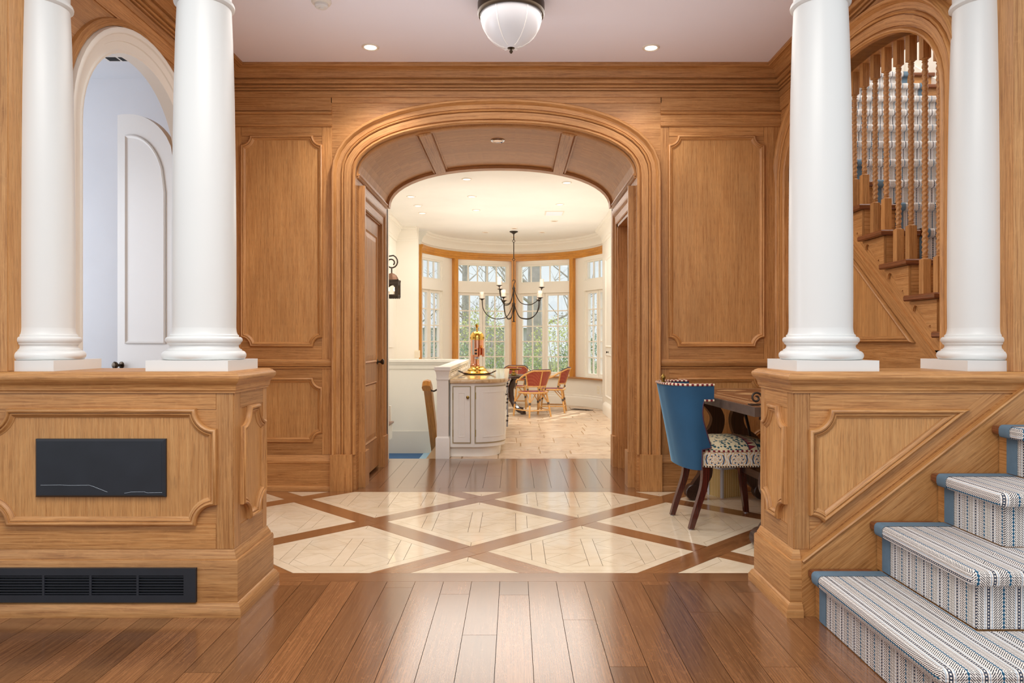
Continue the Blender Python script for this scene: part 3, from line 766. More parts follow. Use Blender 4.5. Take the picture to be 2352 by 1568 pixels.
# ------------------------------------------------------------------ left wall, white arch, room beyond
FL = frame((XL, 0, 0), Y, Z)
FL = (FL[0], Y, Z, X)                    # u = y, v = z, n = +X (towards the hall)
cl = sarch(4.37, .60, 2.35, .55, 2.05)
wl = arch_wall(MB(), FL, 3.59, YB, HC, cl, -.055, 0).build('wall_left', 'oak', kind='structure')
wc = [(-a_, b_) for a_, b_ in [(.002, -.062), (.002, .018), (-.012, .022), (-.02, .016), (-.03, .018), (-.06, .022), (-.064, .03), (-.085, .034), (-.10, .040), (-.106, .050), (-.125, .054), (-.135, .05), (-.14, .03), (-.14, -.0), (-.012, -.0), (-.012, -.062)]]
MB().sweep([fr3(FL, a, b) for a, b in arch_path(4.37, .60, 2.35, .55, 0, 2.05)], wc, X).build('white_arch_casing', 'white_trim', wl)
MB().sweep([fr3(FL, a, b) for a, b in arch_path(4.37, .742, 2.35, .692, 0, 2.05)], [(0, 0), (0, .03), (.012, .036), (.03, .024), (.04, .018), (.045, 0)], X).build('oak_arch_bead', 'oak', wl)
MB().prism(rect(3.6, 3.05, YB, 3.168), FL, 0, .008, Y).build('frieze_board', 'oak', wl)
# room behind the white arch
MB().box(-5.3, 3.0, 0, -5.2, 6.1, 3.5).build('wall_left_room_side', 'blue_white', kind='structure')
MB().box(-5.2, 6.0, 0, XL-.02, 6.1, 3.5).build('wall_far_left_room', 'blue_white', kind='structure')
MB().box(-5.2, 3.0, HC, XL-.16, 6.1, HC+.1).build('ceiling_left_room', 'blue_white', kind='structure')
dl = Vector((-math.cos(math.radians(25)), math.sin(math.radians(25)), 0))
fo = frame((XL-.075, 4.995, .02), dl, Z)   # leaf runs from the hinge
n_ = fo[3]
if n_.y > 0: fo = (fo[0], fo[1], fo[2], -n_)
wl_, hb, ht = .595, 2.36, 2.83
top = [(wl_*(1-k/14), hb+(ht-hb)*(1-(k/14)**2.05)**(1/2.05)) for k in range(15)]
outl = [(0, 0), (wl_, 0)]+top
d3 = MB().prism(outl, fo, -.045, 0, Z).build('door_3', 'door_white', kind='structure')
inn = [(.09, 1.16), (wl_-.09, 1.16)]+[(wl_-.09-(wl_-.18)*k/14, hb-.14+(ht-hb-.02)*(1-(k/14)**2.05)**(1/2.05)) for k in range(15)]
ml = [(0, 0), (0, .010), (.008, .014), (.014, .008), (.024, .002), (.024, 0)]
MB().sweep([fr3(fo, a, b) for a, b in inn], ml if fo[3].dot(fo[1].cross(fo[2])) > 0 else [(-a, b) for a, b in ml], fo[3], closed=True).build('panel_molding', 'door_white', d3)
MB().prism(inn, fo, .0, .003, Z).build('raised_panel', 'door_white', d3)
kp = fr3(fo, wl_-.045, 1.005)
knob(d3, kp, fo[3]); knob(d3, kp-fo[3]*.045, -fo[3])

# ceiling grille of that room
g = empty('ceiling_vent', 'small dark slotted grille on the ceiling behind the white arch', 'vent', (-3.0, 5.55, HC))
wbuild(MB().box(-3.16, 5.50, HC-.012, -2.84, 5.60, HC), 'vent_frame', 'white_trim', g)
for k in range(3): wbuild(MB().box(-3.14+k*.1, 5.515, HC-.015, -3.06+k*.1, 5.585, HC-.011), 'vent_slot', 'shade_black', g)

# ------------------------------------------------------------------ right wall with the stair arch
FRt = (Vector((XR, 0, 0)), Y, Z, -X)     # n towards the hall
cr = sarch(4.60, 1.03, 2.45, .55)
wr = arch_wall(MB(), FRt, 3.50, YB, HC, cr, -.10, 0).build('wall_right', 'oak', kind='structure')
sof = MB()
for p, q in zip(cr[:-1], cr[1:]):
    sof.add([(XR, p[0], p[1]), (XR, q[0], q[1]), (XR+.26, q[0], q[1]), (XR+.26, p[0], p[1])], [(0, 1, 2, 3)], None, Y)
    sof.add([(XR+.26, p[0], p[1]), (XR+.26, q[0], q[1]), (XR+.26, q[0], q[1]+.12), (XR+.26, p[0], p[1]+.12)], [(0, 1, 2, 3)], None, Y)
sof.build('arch_soffit', 'oak', wr)
MB().sweep([fr3(FRt, a, b) for a, b in arch_path(4.60, 1.03, 2.45, .55, .0)], [(a, b) for a, b in casing], -X).build('arch_casing', 'oak', wr) if False else None
flipc = [(-a, b) for a, b in casing]
l = (-X).cross(Z)                         # going up on the near jamb: left direction
MB().sweep([fr3(FRt, a, b) for a, b in arch_path(4.60, 1.03, 2.45, .55, .0)], casing if l.y < 0 else flipc, -X).build('arch_casing', 'oak', wr)
MB().prism(rect(3.5, 3.05, YB, 3.168), FRt, 0, .008, Y).build('frieze_board', 'oak', wr)

# ------------------------------------------------------------------ posts at both ends of the colonnade
MB().box(-4.2, YF0, 1.066, -2.23, 3.60, 3.05, Z).build('wall_post_left', 'oak', kind='structure')
MB().box(2.20, YF0, 1.066, 4.2, 3.50, 3.6, Z).build('wall_post_right', 'oak', kind='structure')

FPL = (Vector((-2.23, 0, 0)), Y, Z, X)
MB().prism(rect(YF0+.004, 1.068, 3.36, 3.05), FPL, 0, .002, Z, back=False).build('post_return', 'veneer', bpy.data.objects['wall_post_left'])
# ------------------------------------------------------------------ low panelled walls
CAP = [(0, .9715), (.009, .9715), (.009, .979), (.014, .984), (.015, .993), (.017, 1.004), (.022, 1.013), (.030, 1.019), (.032, 1.024), (.036, 1.030), (.038, 1.038), (.038, 1.044),
       (.034, 1.051), (.028, 1.054), (.026, 1.058), (.018, 1.062), (.012, 1.065), (-.06, 1.065), (-.06, .9715)]
BASE = [(-.01, 0), (.050, 0), (.050, .030), (.044, .040), (.041, .048), (.035, .056), (.028, .060), (.028, .232), (.024, .242), (.018, .244), (.017, .252), (.012, .262), (.005, .280), (0, .285), (-.01, .285)]
def end_panel(parent, fr, sgn):
    """the narrow panel on the end face; fr u = depth from the front"""
    slab(parent, 'stile', fr, 0, .285, .068, .9715, .003); slab(parent, 'stile', fr, .36, .285, .414, .9715, .003)
    slab(parent, 'rail', fr, .068, .90, .36, .9715, .003, grain=fr[1]); slab(parent, 'rail', fr, .068, .285, .36, .378, .003, grain=fr[1])
    panel(parent, fr, rect(.072, .385, .356, .897), .085, w=.002)
xe = -1.2335
lw = empty('low_wall', 'oak panelled low wall carrying two white columns, with black screen and floor grille', 'low wall', (-2.4, 3.37, 0))
wbuild(MB().box(-4.2, YF0, 0, xe, YF1, .975, X), 'body', 'oak', lw)
wbuild(MB().sweep([(-4.2, YF0, 0), (xe, YF0, 0), (xe, YF1, 0), (-4.2, YF1, 0)], [(-a, b) for a, b in CAP], Z), 'cap_moulding', 'oak', lw)
wbuild(MB().box(-4.2, YF0+.05, .98, xe-.05, YF1-.05, 1.0648, X), 'cap_top', 'oak', lw)
wbuild(MB().sweep([(-4.2, YF0, 0), (xe, YF0, 0), (xe, YF1, 0), (-4.2, YF1, 0)], [(-a, b) for a, b in BASE], Z), 'base_moulding', 'oak', lw)
FF = frame((0, YF0, 0), X, Z)
def under(parent, fn):
    before = set(bpy.data.objects.keys()); fn()
    for k in set(bpy.data.objects.keys())-before:
        bpy.data.objects[k].matrix_parent_inverse = Matrix.Translation(-parent.location)
def left_front():
    slab(lw, 'stile', FF, -1.309, .285, xe, .9715, .003)
    slab(lw, 'stile', FF, -2.40, .285, -2.31, .9715, .003)
    slab(lw, 'rail', FF, -2.31, .899, -1.309, .9715, .003); slab(lw, 'rail', FF, -2.31, .285, -1.309, .395, .003)
    panel(lw, FF, rect(-2.31, .395, -1.309, .899), .09, w=.002)
    end_panel(lw, (Vector((xe, YF0, 0)), Y, Z, X), 1)
under(lw, left_front)

xs = 1.2335
rw = empty('low_wall', 'oak low wall beside the stairs with a slanting panel, carrying two white columns', 'low wall', (1.8, 3.37, 0))
wbuild(MB().box(xs, YF0, 0, 2.6, YF1, .975, X), 'body', 'oak', rw)
wbuild(MB().sweep([(2.6, YF1, 0), (xs, YF1, 0), (xs, YF0, 0), (2.6, YF0, 0)], [(-a, b) for a, b in CAP], Z), 'cap_moulding', 'oak', rw)
wbuild(MB().box(xs+.05, YF0+.05, .98, 2.6, YF1-.05, 1.0648, X), 'cap_top', 'oak', rw)
wbuild(MB().sweep([(1.9, YF1, 0), (xs, YF1, 0), (xs, YF0, 0), (1.257, YF0, 0)], [(-a, b) for a, b in BASE], Z), 'base_moulding', 'oak', rw)
def right_front():
    slab(rw, 'stile', FF, xs, .285, 1.302, .9715, .003)
    slab(rw, 'rail', FF, 1.302, .897, 2.2, .9715, .003)
    poly = [(1.302, .364), (1.985, .896), (1.302, .896)]
    panel(rw, FF, poly, [.075, 0, .09], w=.002)
    dg = Vector((.787, 0, .617)).normalized()
    a, b = (1.302, .36), (2.02, .919)
    MB().prism([(1.302, .285), (2.16, .955), (2.16, .97), (2.075, .97), a], FF, 0, .0035, dg, back=False).build('diagonal_rail', 'oak', rw)
    end_panel(rw, (Vector((xs, YF0, 0)), Y, Z, -X), -1)
under(rw, right_front)

# black screen and floor grille on the left low wall
sc = empty('wall_screen', 'flat black rectangular screen mounted on the left oak panel', 'screen', (-1.81, YF0, .645))
u0, u1, v0, v1 = -2.094, -1.524, .517, .772
def blk(u0, v0, u1, v1, w0, w1, ch):
    m = MB(); o = [fr3(FF, *p, w0) for p in rect(u0, v0, u1, v1)]; k = [fr3(FF, *p, w1-ch) for p in rect(u0, v0, u1, v1)]; i = [fr3(FF, *p, w1) for p in rect(u0+ch, v0+ch, u1-ch, v1-ch)]
    m.add(o+k+i, [(8, 9, 10, 11)]+[(j, (j+1) % 4, 4+(j+1) % 4, 4+j) for j in range(4)]+[(4+j, 4+(j+1) % 4, 8+(j+1) % 4, 8+j) for j in range(4)])
    return m
wbuild(blk(u0, v0, u1, v1, .004, .026, .009), 'bezel', 'black', sc, angle=10)
wbuild(MB().box(u0+.014, YF0-.0266, v0+.014, u1-.014, YF0-.0255, v1-.014), 'face', 'black', sc)
for pl in ([(-2.066, .571), (-1.98, .572), (-1.94, .570), (-1.855, .571), (-1.84, .567), (-1.774, .541)], [(-1.70, .536), (-1.67, .541), (-1.615, .542), (-1.60, .538), (-1.535, .539)]):
    wbuild(MB().tube([fr3(FF, a, b, .0266) for a, b in pl], .0007, 4), 'scratch', 'scratch', sc)
vg = empty('floor_grille', 'long black slatted heating grille set in the base of the left oak wall', 'grille', (-1.83, 3.13, .065))
FG = frame((0, YF0-.028, 0), X, Z)
u0, u1, v0, v1 = -2.292, -1.381, .065, .213
a0, a1, b0, b1 = -2.252, -1.425, .097, .182
for (p, q, r, s_) in ((u0, v0, u1, b0), (u0, b1, u1, v1), (u0, b0, a0, b1), (a1, b0, u1, b1)):
    wbuild(MB().prism(rect(p, q, r, s_), FG, 0, .016), 'grille_frame', 'black', vg)
wbuild(MB().prism(rect(a0, b0, a1, b1), FG, 0, .002), 'duct_shade_sheet', 'shade_black', vg)  # black sheet painted as the dark inside; the base behind is solid
for k in range(7):
    z = b0+.006+(b1-b0-.012)*k/6
    wbuild(MB().prism(rect(a0, z-.0022, a1, z+.0022), FG, .003, .014), 'slat', 'black', vg)
for k in range(5):
    x = a0+.004+(a1-a0-.008)*k/4
    wbuild(MB().prism(rect(x-.005, b0, x+.005, b1), FG, .003, .0155), 'mullion', 'black', vg)

# ------------------------------------------------------------------ columns
SHAFT = [(.140, 1.262), (.141, 1.40), (.1405, 1.7), (.138, 2.0), (.133, 2.35), (.126, 2.62), (.120, 2.765)]
CBASE = [(.170, 1.113), (.178, 1.116), (.184, 1.124), (.186, 1.133), (.184, 1.142), (.178, 1.150), (.170, 1.154), (.166, 1.155), (.166, 1.160), (.158, 1.163), (.152, 1.170), (.151, 1.178), (.155, 1.184),
         (.160, 1.186), (.160, 1.191), (.166, 1.196), (.169, 1.204), (.167, 1.213), (.160, 1.219), (.152, 1.220), (.152, 1.228), (.146, 1.232), (.142, 1.244), (.140, 1.262)]
NECK = [(.120, 2.765), (.126, 2.768), (.134, 2.776), (.135, 2.785), (.132, 2.793), (.122, 2.797), (.120, 2.805), (.121, 2.88), (.134, 2.895), (.146, 2.92), (.156, 2.945)]
def column(cx, label, a0=0, a1=2*PI, x0=None, x1=None):
    cy = 3.39
    r = empty('column', label, 'column', (cx, cy, 1.065), group='white columns on the low walls')
    wbuild(MB().box(x0 if x0 is not None else cx-.184, cy-.185, 1.0651, x1 if x1 is not None else cx+.184, cy+.187, 1.113), 'plinth', 'white', r)
    n = 64
    wbuild(MB().lathe(CBASE, (cx, cy, 0), n, a0, a1), 'column_base', 'white', r)
    wbuild(MB().lathe(SHAFT, (cx, cy, 0), n, a0, a1), 'shaft', 'white', r)
    wbuild(MB().lathe(NECK, (cx, cy, 0), n, a0, a1), 'capital', 'white', r)
    wbuild(MB().box(x0 if x0 is not None else cx-.18, cy-.18, 2.945, x1 if x1 is not None else cx+.18, cy+.18, 3.02), 'abacus', 'white', r)
column(-1.459, 'white column standing free on the low wall with the black screen')
column(1.447, 'white column standing free on the low wall beside the stairs')
column(-2.232, 'white half column engaged in the oak post above the black grille', -PI/2, PI/2, -2.2295, -2.053)
column(2.208, 'white half column engaged in the oak post at the top of the carpeted steps', PI/2, 3*PI/2, 2.025, 2.1995)

# ------------------------------------------------------------------ ceiling fittings
def downlight(x, y, z, r, label, group, emit=True, name='ceiling_light', power=0, ring='white_ring'):
    o = empty(name, label, 'downlight', (x, y, z), group=group)
    MB().lathe([(r, .0), (r, -.004), (r*.86, -.010), (r*.72, -.006), (r*.70, .0)], (0, 0, 0), 28).build('trim_ring', ring, o)
    MB().lathe([(r*.70, -.002), (r*.52, .0), (0, .0)], (0, 0, -.003), 28).build('lens', 'glow' if emit else 'reflector', o)
    if power:
        lamp('bulb', 'SPOT', (x, y, z-.03), power, (1, .94, .86), spot_size=math.radians(120), spot_blend=.7, shadow_soft_size=.03)
    return o
downlight(-1.067, 5.35, HC, .065, 'lit downlight in the hall ceiling, on the white column and black screen side', 'hall downlights', power=48)
downlight(1.024, 5.36, HC, .065, 'lit downlight in the hall ceiling, on the staircase side', 'hall downlights', power=20)
o = downlight(-.14, 6.26, SP+BB+.0, .062, 'unlit chrome-ringed downlight in the oak vault of the passage', 'passage downlight', emit=False, ring='chrome')
sm = empty('smoke_detector', 'round white smoke detector on the hall ceiling above the arch', 'smoke detector', (-1.237, 4.62, HC))
MB().lathe([(.062, 0), (.064, -.012), (.058, -.022), (.040, -.026)], (0, 0, 0), 28).build('mounting_plate', 'white_trim', sm)
MB().lathe([(.042, -.022), (.043, -.040), (.036, -.048), (.018, -.050), (.016, -.056), (0, -.057)], (0, 0, 0), 28).build('sensor_dome', 'white', sm)
# bowl lamp
bl = empty('ceiling_lamp', 'frosted white ribbed bowl lamp with dark metal rim under the hall ceiling', 'lamp', (-.017, 4.6, HC))
MB().lathe([(.10, 0), (.10, -.02), (.207, -.026), (.214, -.034), (.214, -.10), (.208, -.112), (.200, -.112), (.206, -.10), (.206, -.04)], (0, 0, 0), 48).build('metal_rim', 'bronze', bl)
bp = [(.0, -.318), (.03, -.315), (.042, -.308), (.07, -.302), (.115, -.275), (.152, -.235), (.178, -.19), (.192, -.14), (.197, -.09)]
MB().lathe(bp, (0, 0, 0), 48).build('glass_bowl', 'lamp_glass', bl)
for k in range(6):
    an = math.radians(62)+k*PI/3
    MB().tube([Vector((r*1.004*math.cos(an), r*1.004*math.sin(an), z)) for r, z in bp[2:]], .0028, 6).build('bowl_rib', 'lamp_rib', bl)
MB().lathe([(0, -.352), (.006, -.348), (.012, -.338), (.011, -.332), (.005, -.328), (.005, -.322), (.012, -.32), (.024, -.316), (.025, -.312), (0, -.308)], (0, 0, 0), 20).build('finial', 'bronze', bl)

# ------------------------------------------------------------------ staircase
RI = .2085
st = empty('staircase', 'oak staircase with striped blue and white carpet runner and rope-twist balusters', 'staircase', (2.6, 2.9, 0))
XK = [1.282, 1.550, 1.816, 2.082]; YK = [2.148, 2.420, 2.672, 2.930]; YW = 3.128; XE = 4.0
def sp(mb, name, mat, **kw): return wbuild(mb, name, mat, st, **kw)
NOSE = [(.034, -.040), (.006, -.040), (.001, -.035), (-.002, -.027), (-.002, -.016), (.002, -.007), (.010, -.001), (.020, 0)]
for k in range(4):
    x, y, z = XK[k], YK[k], RI*(k+1)
    # riser and tread boards (wood shows beside the runner)
    sp(MB().box(x+.032, y+.032, z-RI, XE, YW, z-.03, Y), 'riser', 'oak')
    nose = [(.03, -.036), (.006, -.036), (0, -.028), (0, -.010), (.005, -.002), (.012, 0), (.27, 0), (.27, -.036)]
    path = [(x, YW, z), (x, 2.98, z)]
    # left of travel (towards -y then +x): inside of the step
    sp(MB().sweep(path, [(a, b) for a, b in nose], Z), 'tread', 'tread_oak')
# the runner: explicit UVs so that the stripes turn as on the stairs
def runner(k, x, y, z, zb, y_end, nxt, side=True):
    m = MB(); T = .007
    prof = [(.026, zb+.004)]+[(.026, z-.050)]+[(a-.006 if a < .03 else .026, z+b+(T if b > -.02 else -.004 if b < -.03 else 0)) for a, b in NOSE]+[(.05, z+T), (.12, z+T), (nxt+.028, z+T)]
    prof[2] = (.026, z-.046)
    ar = [0]
    for a, b in zip(prof[:-1], prof[1:]): ar.append(ar[-1]+math.hypot(b[0]-a[0], b[1]-a[1]))
    flat0 = ar[-1]-(nxt+.028)                # arc length minus inward distance on the flat
    K = len(prof)
    cs = .03                                  # rounded plan corner
    if side:
        def ring(px, py, dx, dy): return [Vector((px+dx*a, py+dy*a, b)) for a, b in prof]
        rings = []; n = 10
        for i in range(n+1):
            t = i/n; rings.append((ring(x, y_end+(y+cs-y_end)*t, 1, 0), 'L'))
        c45 = (x+.009, y+.009)
        rings.append(([Vector((x+.005+max(a, -.01)*1.0, y+.012+a*.75, b)) if a < .05 else Vector((x+a, y+a, b)) for a, b in prof], 'C'))
        for i in range(13):
            t = i/12; rings.append((ring(x+cs+(XE-x-cs)*t, y, 0, 1), 'F'))
        # mitre the inner vertices: limit side rings to the diagonal
        for R, kind in rings:
            for j, (a, b) in enumerate(prof):
                p = R[j]
                if kind == 'L' and p.y < y+a: p.y = y+a
                if kind == 'F' and p.x < x+a: p.x = x+a
        for (r0, k0), (r1, k1) in zip(rings[:-1], rings[1:]):
            left = k0 == 'L' and k1 in 'LC'
            for j in range(K-1):
                vs = [r0[j], r0[j+1], r1[j+1], r1[j]]; jj = [j, j+1, j+1, j]
                if left and j < 2: uv = [(p.y, p.z) for p in vs]
                elif left: uv = [(x+ar[q]-flat0, p.y) for p, q in zip(vs, jj)]
                else: uv = [(p.x, ar[q]) for p, q in zip(vs, jj)]
                m.add(vs, [(0, 1, 2, 3)], [uv])
        o = sp(m, 'carpet_runner', 'carpet', angle=60)
        # blue binding along the wall end
        bprof = [(a-.002, b+(.002 if b > z-.02 else 0)) for a, b in prof]
        bm_ = MB().sweep([(x, y_end+.062, 0), (x, y_end-.004, 0)], [(a, b) for a, b in bprof], Z, pclosed=False)
        sp(bm_, 'carpet_binding', 'blue_bind', angle=60)
    else:
        x0, x1 = side_x
        for i in range(12):
            xa, xb = x0+(x1-x0)*i/12, x0+(x1-x0)*(i+1)/12
            for j in range(K-1):
                vs = [Vector((xa, y+prof[j][0], prof[j][1])), Vector((xa, y+prof[j+1][0], prof[j+1][1])), Vector((xb, y+prof[j+1][0], prof[j+1][1])), Vector((xb, y+prof[j][0], prof[j][1]))]
                m.add(vs, [(0, 1, 2, 3)], [[(p.x, ar[q]) for p, q in zip(vs, [j, j+1, j+1, j])]])
        sp(m, 'carpet_runner', 'carpet', angle=60)
        for xx in (x0-.05, x1):
            sp(MB().sweep([(xx, y, 0), (xx+.05, y, 0)], [(a-.002, b+.001) for a, b in prof], Z, pclosed=False), 'carpet_binding', 'blue_bind', angle=60)
for k in range(4):
    runner(k, XK[k], YK[k], RI*(k+1), RI*k+(.007 if k else 0), 3.008, .262)
# landing and upper flight
sp(MB().box(2.35, 3.135, .9, XE, 3.56, RI*5-.001, X), 'landing', 'tread_oak')
side_x = (2.52, 3.70)
TR = .2745; Y8 = 4.075
for k in range(6, 19):
    y, z = Y8+TR*(k-8), RI*k
    nose = [(.03, -.034), (.006, -.034), (0, -.027), (0, -.009), (.005, -.002), (.012, 0), (TR+.03, 0), (TR+.03, -.034)]
    sp(MB().sweep([(2.225, y+TR+.03, z), (2.225, y, z), (XE, y, z)], [(a, b) for a, b in [(.03, -.034), (.006, -.034), (0, -.027), (0, -.009), (.005, -.002), (.012, 0), (.25, 0), (.25, -.034)]], Z), 'tread', 'tread_oak')
    sp(MB().box(2.27, y+.03, z-RI, XE, y+.05, z-.03, X), 'riser', 'oak')
    runner(k, 0, y, z, z-RI+.007, 0, TR-.006, side=False)
    # carved bracket under the tread return
    fb = (Vector((2.268, 0, 0)), -Y, Z, -X)
    a = -(y+TR+.02); b = -(y+.03); h = z-.036
    br = [(b, h), (a, h), (a, h-.012), (a+.018, h-.020), (a+.02, h-.055), (a+.034, h-.055), (a+.038, h-.035), (a+.055, h-.022), (a+.078, h-.03), (a+.10, h-.052), (a+.14, h-.10), (a+.17, h-.135), (a+.19, h-.142), (a+.205, h-.135), (a+.215, h-.165), (b, h-.172)]
    sp(MB().prism(br, fb, 0, .012, -Y), 'stair_bracket', 'oak')
# flank of the upper flight
zs = lambda y: 1.116+.760*(y-3.844)
prof_side = [(3.45, .3), (7.2, .3)]+[(7.2, RI*18-.02)]
for k in range(18, 5, -1):
    y = Y8+TR*(k-8)+.03; prof_side += [(y+TR if k == 18 else y+TR, RI*k-.03), (y, RI*k-.03)]
fs_ = (Vector((2.275, 0, 0)), Y, Z, -X)
sd = MB()
for k in range(6, 19):
    y = Y8+TR*(k-8)+.03
    sd.add([(2.275, y, .2), (2.275, y+TR, .2), (2.275, y+TR, RI*k-.03), (2.275, y, RI*k-.03)], [(0, 1, 2, 3)], None, Y)
sp(sd, 'stair_flank', 'oak')
def dstrip(z_off, w0, w1, n1, name, mat='oak'):
    dg = Vector((0, 1, .76)).normalized()
    a, b = 3.55, 6.6
    return sp(MB().prism([(a, zs(a)+z_off), (b, zs(b)+z_off), (b, zs(b)+z_off+w1), (a, zs(a)+z_off+w1)], fs_, 0, n1, dg, back=False), name, mat)
dstrip(-.0, 0, .15, .004, 'stair_string')
dstrip(-.012, 0, .022, .016, 'string_bead')
dstrip(-.085, 0, .07, .006, 'string_board')
tri = [(4.066, 1.19), (5.62, 1.19), (5.62, 2.37)]
pts = [fr3(fs_, a, b) for a, b in tri]
sp(MB().prism(tri, fs_, .0, .003, Z, back=False), 'flank_panel', 'veneer')
mo = [(a, b) for a, b in MOLD]
sg = 1
sp(MB().sweep(pts, [(-a, b) for a, b in mo] , -X, closed=True), 'panel_molding', 'oak')
sp(MB().prism(rect(3.55, .95, 5.65, 1.15), fs_, 0, .004, Y, back=False), 'flank_rail', 'oak')
# rope-twist balusters
def baluster(x, y, z0, z1):
    h = .043/2; m = MB(); zb = z0+.205; zt = z1-.17
    m.box(x-h, y-h, z0, x+h, y+h, zb-.012, Z); m.box(x-h, y-h, zt+.012, x+h, y+h, z1, Z)
    ring = [(.021, -.012), (.017, -.006), (.012, -.003), (.016, .003), (.017, .007), (.012, .011), (.0135, .016)]
    m.lathe([(r, zb+d) for r, d in ring], (x, y, 0), 16); m.lathe([(r, zt-d) for r, d in reversed(ring)], (x, y, 0), 16)
    a, b = zb+.014, zt-.014; n = int((b-a)/.0052); sd = 12; vs = []
    for i in range(n+1):
        zz = a+(b-a)*i/n
        for k in range(sd):
            t = 2*PI*k/sd; r = .0148*(1+.17*math.cos(2*(t-zz*PI/.029)))
            vs.append((x+r*math.cos(t), y+r*math.sin(t), zz))
    fs = [(i*sd+k, i*sd+(k+1) % sd, (i+1)*sd+(k+1) % sd, (i+1)*sd+k) for i in range(n) for k in range(sd)]
    m.add(vs, fs, None, Z)
    sp(m, 'baluster', 'oak', angle=50)
def soff(y):
    t = min(.999, abs((y-4.60)/1.03)); return 2.45+.55*(1-t**2.2)**(1/2.2)
for k in range(6, 13):
    for dy in (.05, .185):
        y = Y8+TR*(k-8)+dy
        if not 3.58 < y < 5.60: continue
        z0 = RI*k
        if soff(y)+.012-z0 > .45: baluster(2.282, y, z0, soff(y)+.012)
# diagonal stringer on the wall beside the first flight
lower = [(1.257, 0), (XE, 0), (XE, 2.0), (3.2, 1.755), (1.257, .243)]
sk = MB().prism(lower, (Vector((0, YF0, 0)), X, Z, -Y), 0, .030, Vector((.787, 0, .617)))
sp(sk, 'wall_string', 'oak')
sp(MB().sweep([(1.257, YF0-.03, .243), (3.2, YF0-.03, 1.755)], [(0, 0), (0, .004), (-.006, .008), (-.014, .004), (-.016, 0)], -Y), 'string_bead', 'oak')
# stairwell walls
MB().box(4.0, 3.5, 0, 4.1, 7.6, 6.2).build('wall_stairwell_right', 'white_trim', kind='structure')
MB().box(2.2, 7.35, 3.7, 4.1, 7.45, 6.2).build('wall_stairwell_end', 'white_trim', kind='structure')
MB().box(2.15, 3.4, 6.2, 4.2, 7.6, 6.3).build('ceiling_stairwell', 'ceiling', kind='structure')
MB().box(2.2, YB+.2, 3.45, 2.25, 7.6, 6.2).build('wall_stairwell_left', 'white_trim', kind='structure')
MB().prism([(3.5, .6), (7.3, 3.55), (7.3, 4.05), (3.5, 1.30)], (Vector((4.0, 0, 0)), Y, Z, -X), 0, .02, Y).build('trim_3', 'white_trim', kind='structure')

# ------------------------------------------------------------------ kitchen shell
KX0, KX1, KC = -1.96, 1.53, 3.10
KY1 = 12.0; CX, CY, R = 0.0, 12.2, 1.62
kf = MB().box(KX0-.2, 7.335, -.6, -2.3, 7.4, -.5)
kf = MB()
kf.box(-.90, 7.335, -.2, 2.3, 14.3, -.005); kf.box(-2.4, 10.40, -.2, -.90, 14.3, -.005)
kfl = kf.build('floor_kitchen', 'grout', kind='structure')
r = random.Random(23); y = 7.34; ns = 0
while y < 13.9:
    dy = r.choice((.22, .28, .34, .42, .30)); x = -.64 if y < 10.4 else -2.0
    x -= r.uniform(0, .3)
    while x < 1.6:
        dx = r.uniform(.32, .95); x1 = min(x+dx, 1.6)
        segs = [(y, y+dy)]
        if dx > .6 and r.random() < .25: segs = [(y, y+dy*.5), (y+dy*.5, y+dy)]
        for a, b in segs:
            cxm, cym = (x+x1)/2, (a+b)/2
            if cym > 12.2 and math.hypot(cxm-CX, cym-CY) > R+.25: continue
            if y < 10.4 and x1 < -.66: continue
            p = [(x+r.uniform(-.006, .006), a+r.uniform(-.004, .004)), (x1+r.uniform(-.006, .006), a+r.uniform(-.004, .004)), (x1+r.uniform(-.006, .006), b+r.uniform(-.004, .004)), (x+r.uniform(-.006, .006), b+r.uniform(-.004, .004))]
            if y < 10.4: p = clip(p, -1, 0, .66)
            p = inset(p, .006) if len(p) > 2 else []
            if len(p) > 2:
                h = r.uniform(-.002, .001); q = inset(p, .006)
                m = MB()
                if len(q) == len(p):
                    k = len(p); m.add([(a_, b_, -.03) for a_, b_ in p]+[(a_, b_, h-.004) for a_, b_ in p]+[(a_, b_, h) for a_, b_ in q],
                        [tuple(range(2*k, 3*k))]+[(i, (i+1) % k, k+(i+1) % k, k+i) for i in range(k)]+[(k+i, k+(i+1) % k, 2*k+(i+1) % k, 2*k+i) for i in range(k)])
                else: m.prism(p, frame((0, 0, 0), X, Y), -.02, h)
                m.build('paving_stone', 'stone', kfl, angle=10); ns += 1
        x = x1
    y += dy
MB().box(KX0-.2, 7.2, KC, 2.3, 14.2, KC+.1).build('ceiling_kitchen', 'cream_ceil', kind='structure')
wlk = MB().box(KX0-.12, 7.2, -.6, KX0, 12.2, KC).build('wall_kitchen_left', 'cream', kind='structure')
MB().prism(rect(7.5, 1.1, 9.2, 2.7), (Vector((KX0, 0, 0)), Y, Z, X), 0, .012).build('wall_panel', 'cream_trim', wlk)
MB().prism(rect(9.35, 1.1, 11.6, 2.7), (Vector((KX0, 0, 0)), Y, Z, X), 0, .012).build('wall_panel', 'cream_trim', wlk)
MB().box(KX0-.1, KY1, -.1, -1.60, KY1+.12, KC).build('wall_kitchen_far', 'cream', kind='structure')
wrk = MB().box(KX1, 7.2, -.1, KX1+.12, 12.4, KC).build('wall_kitchen_right', 'cream_trim', kind='structure')
fk = (Vector((KX1, 0, 0)), -Y, Z, -X)
for a, b in ((-11.9, -10.95), (-10.85, -9.6), (-9.5, -8.2)):
    for v0, v1 in ((.28, .98), (1.10, 2.55)):
        MB().sweep([fr3(fk, *p) for p in rect(a, v0, b, v1)], [(0, 0), (0, .010), (.010, .016), (.02, .008), (.03, 0)], -X, closed=True).build('cupboard_moulding', 'cream_trim', wrk)
knob(wrk, (KX1, 11.6, 1.02), -X, 'iron', .6)
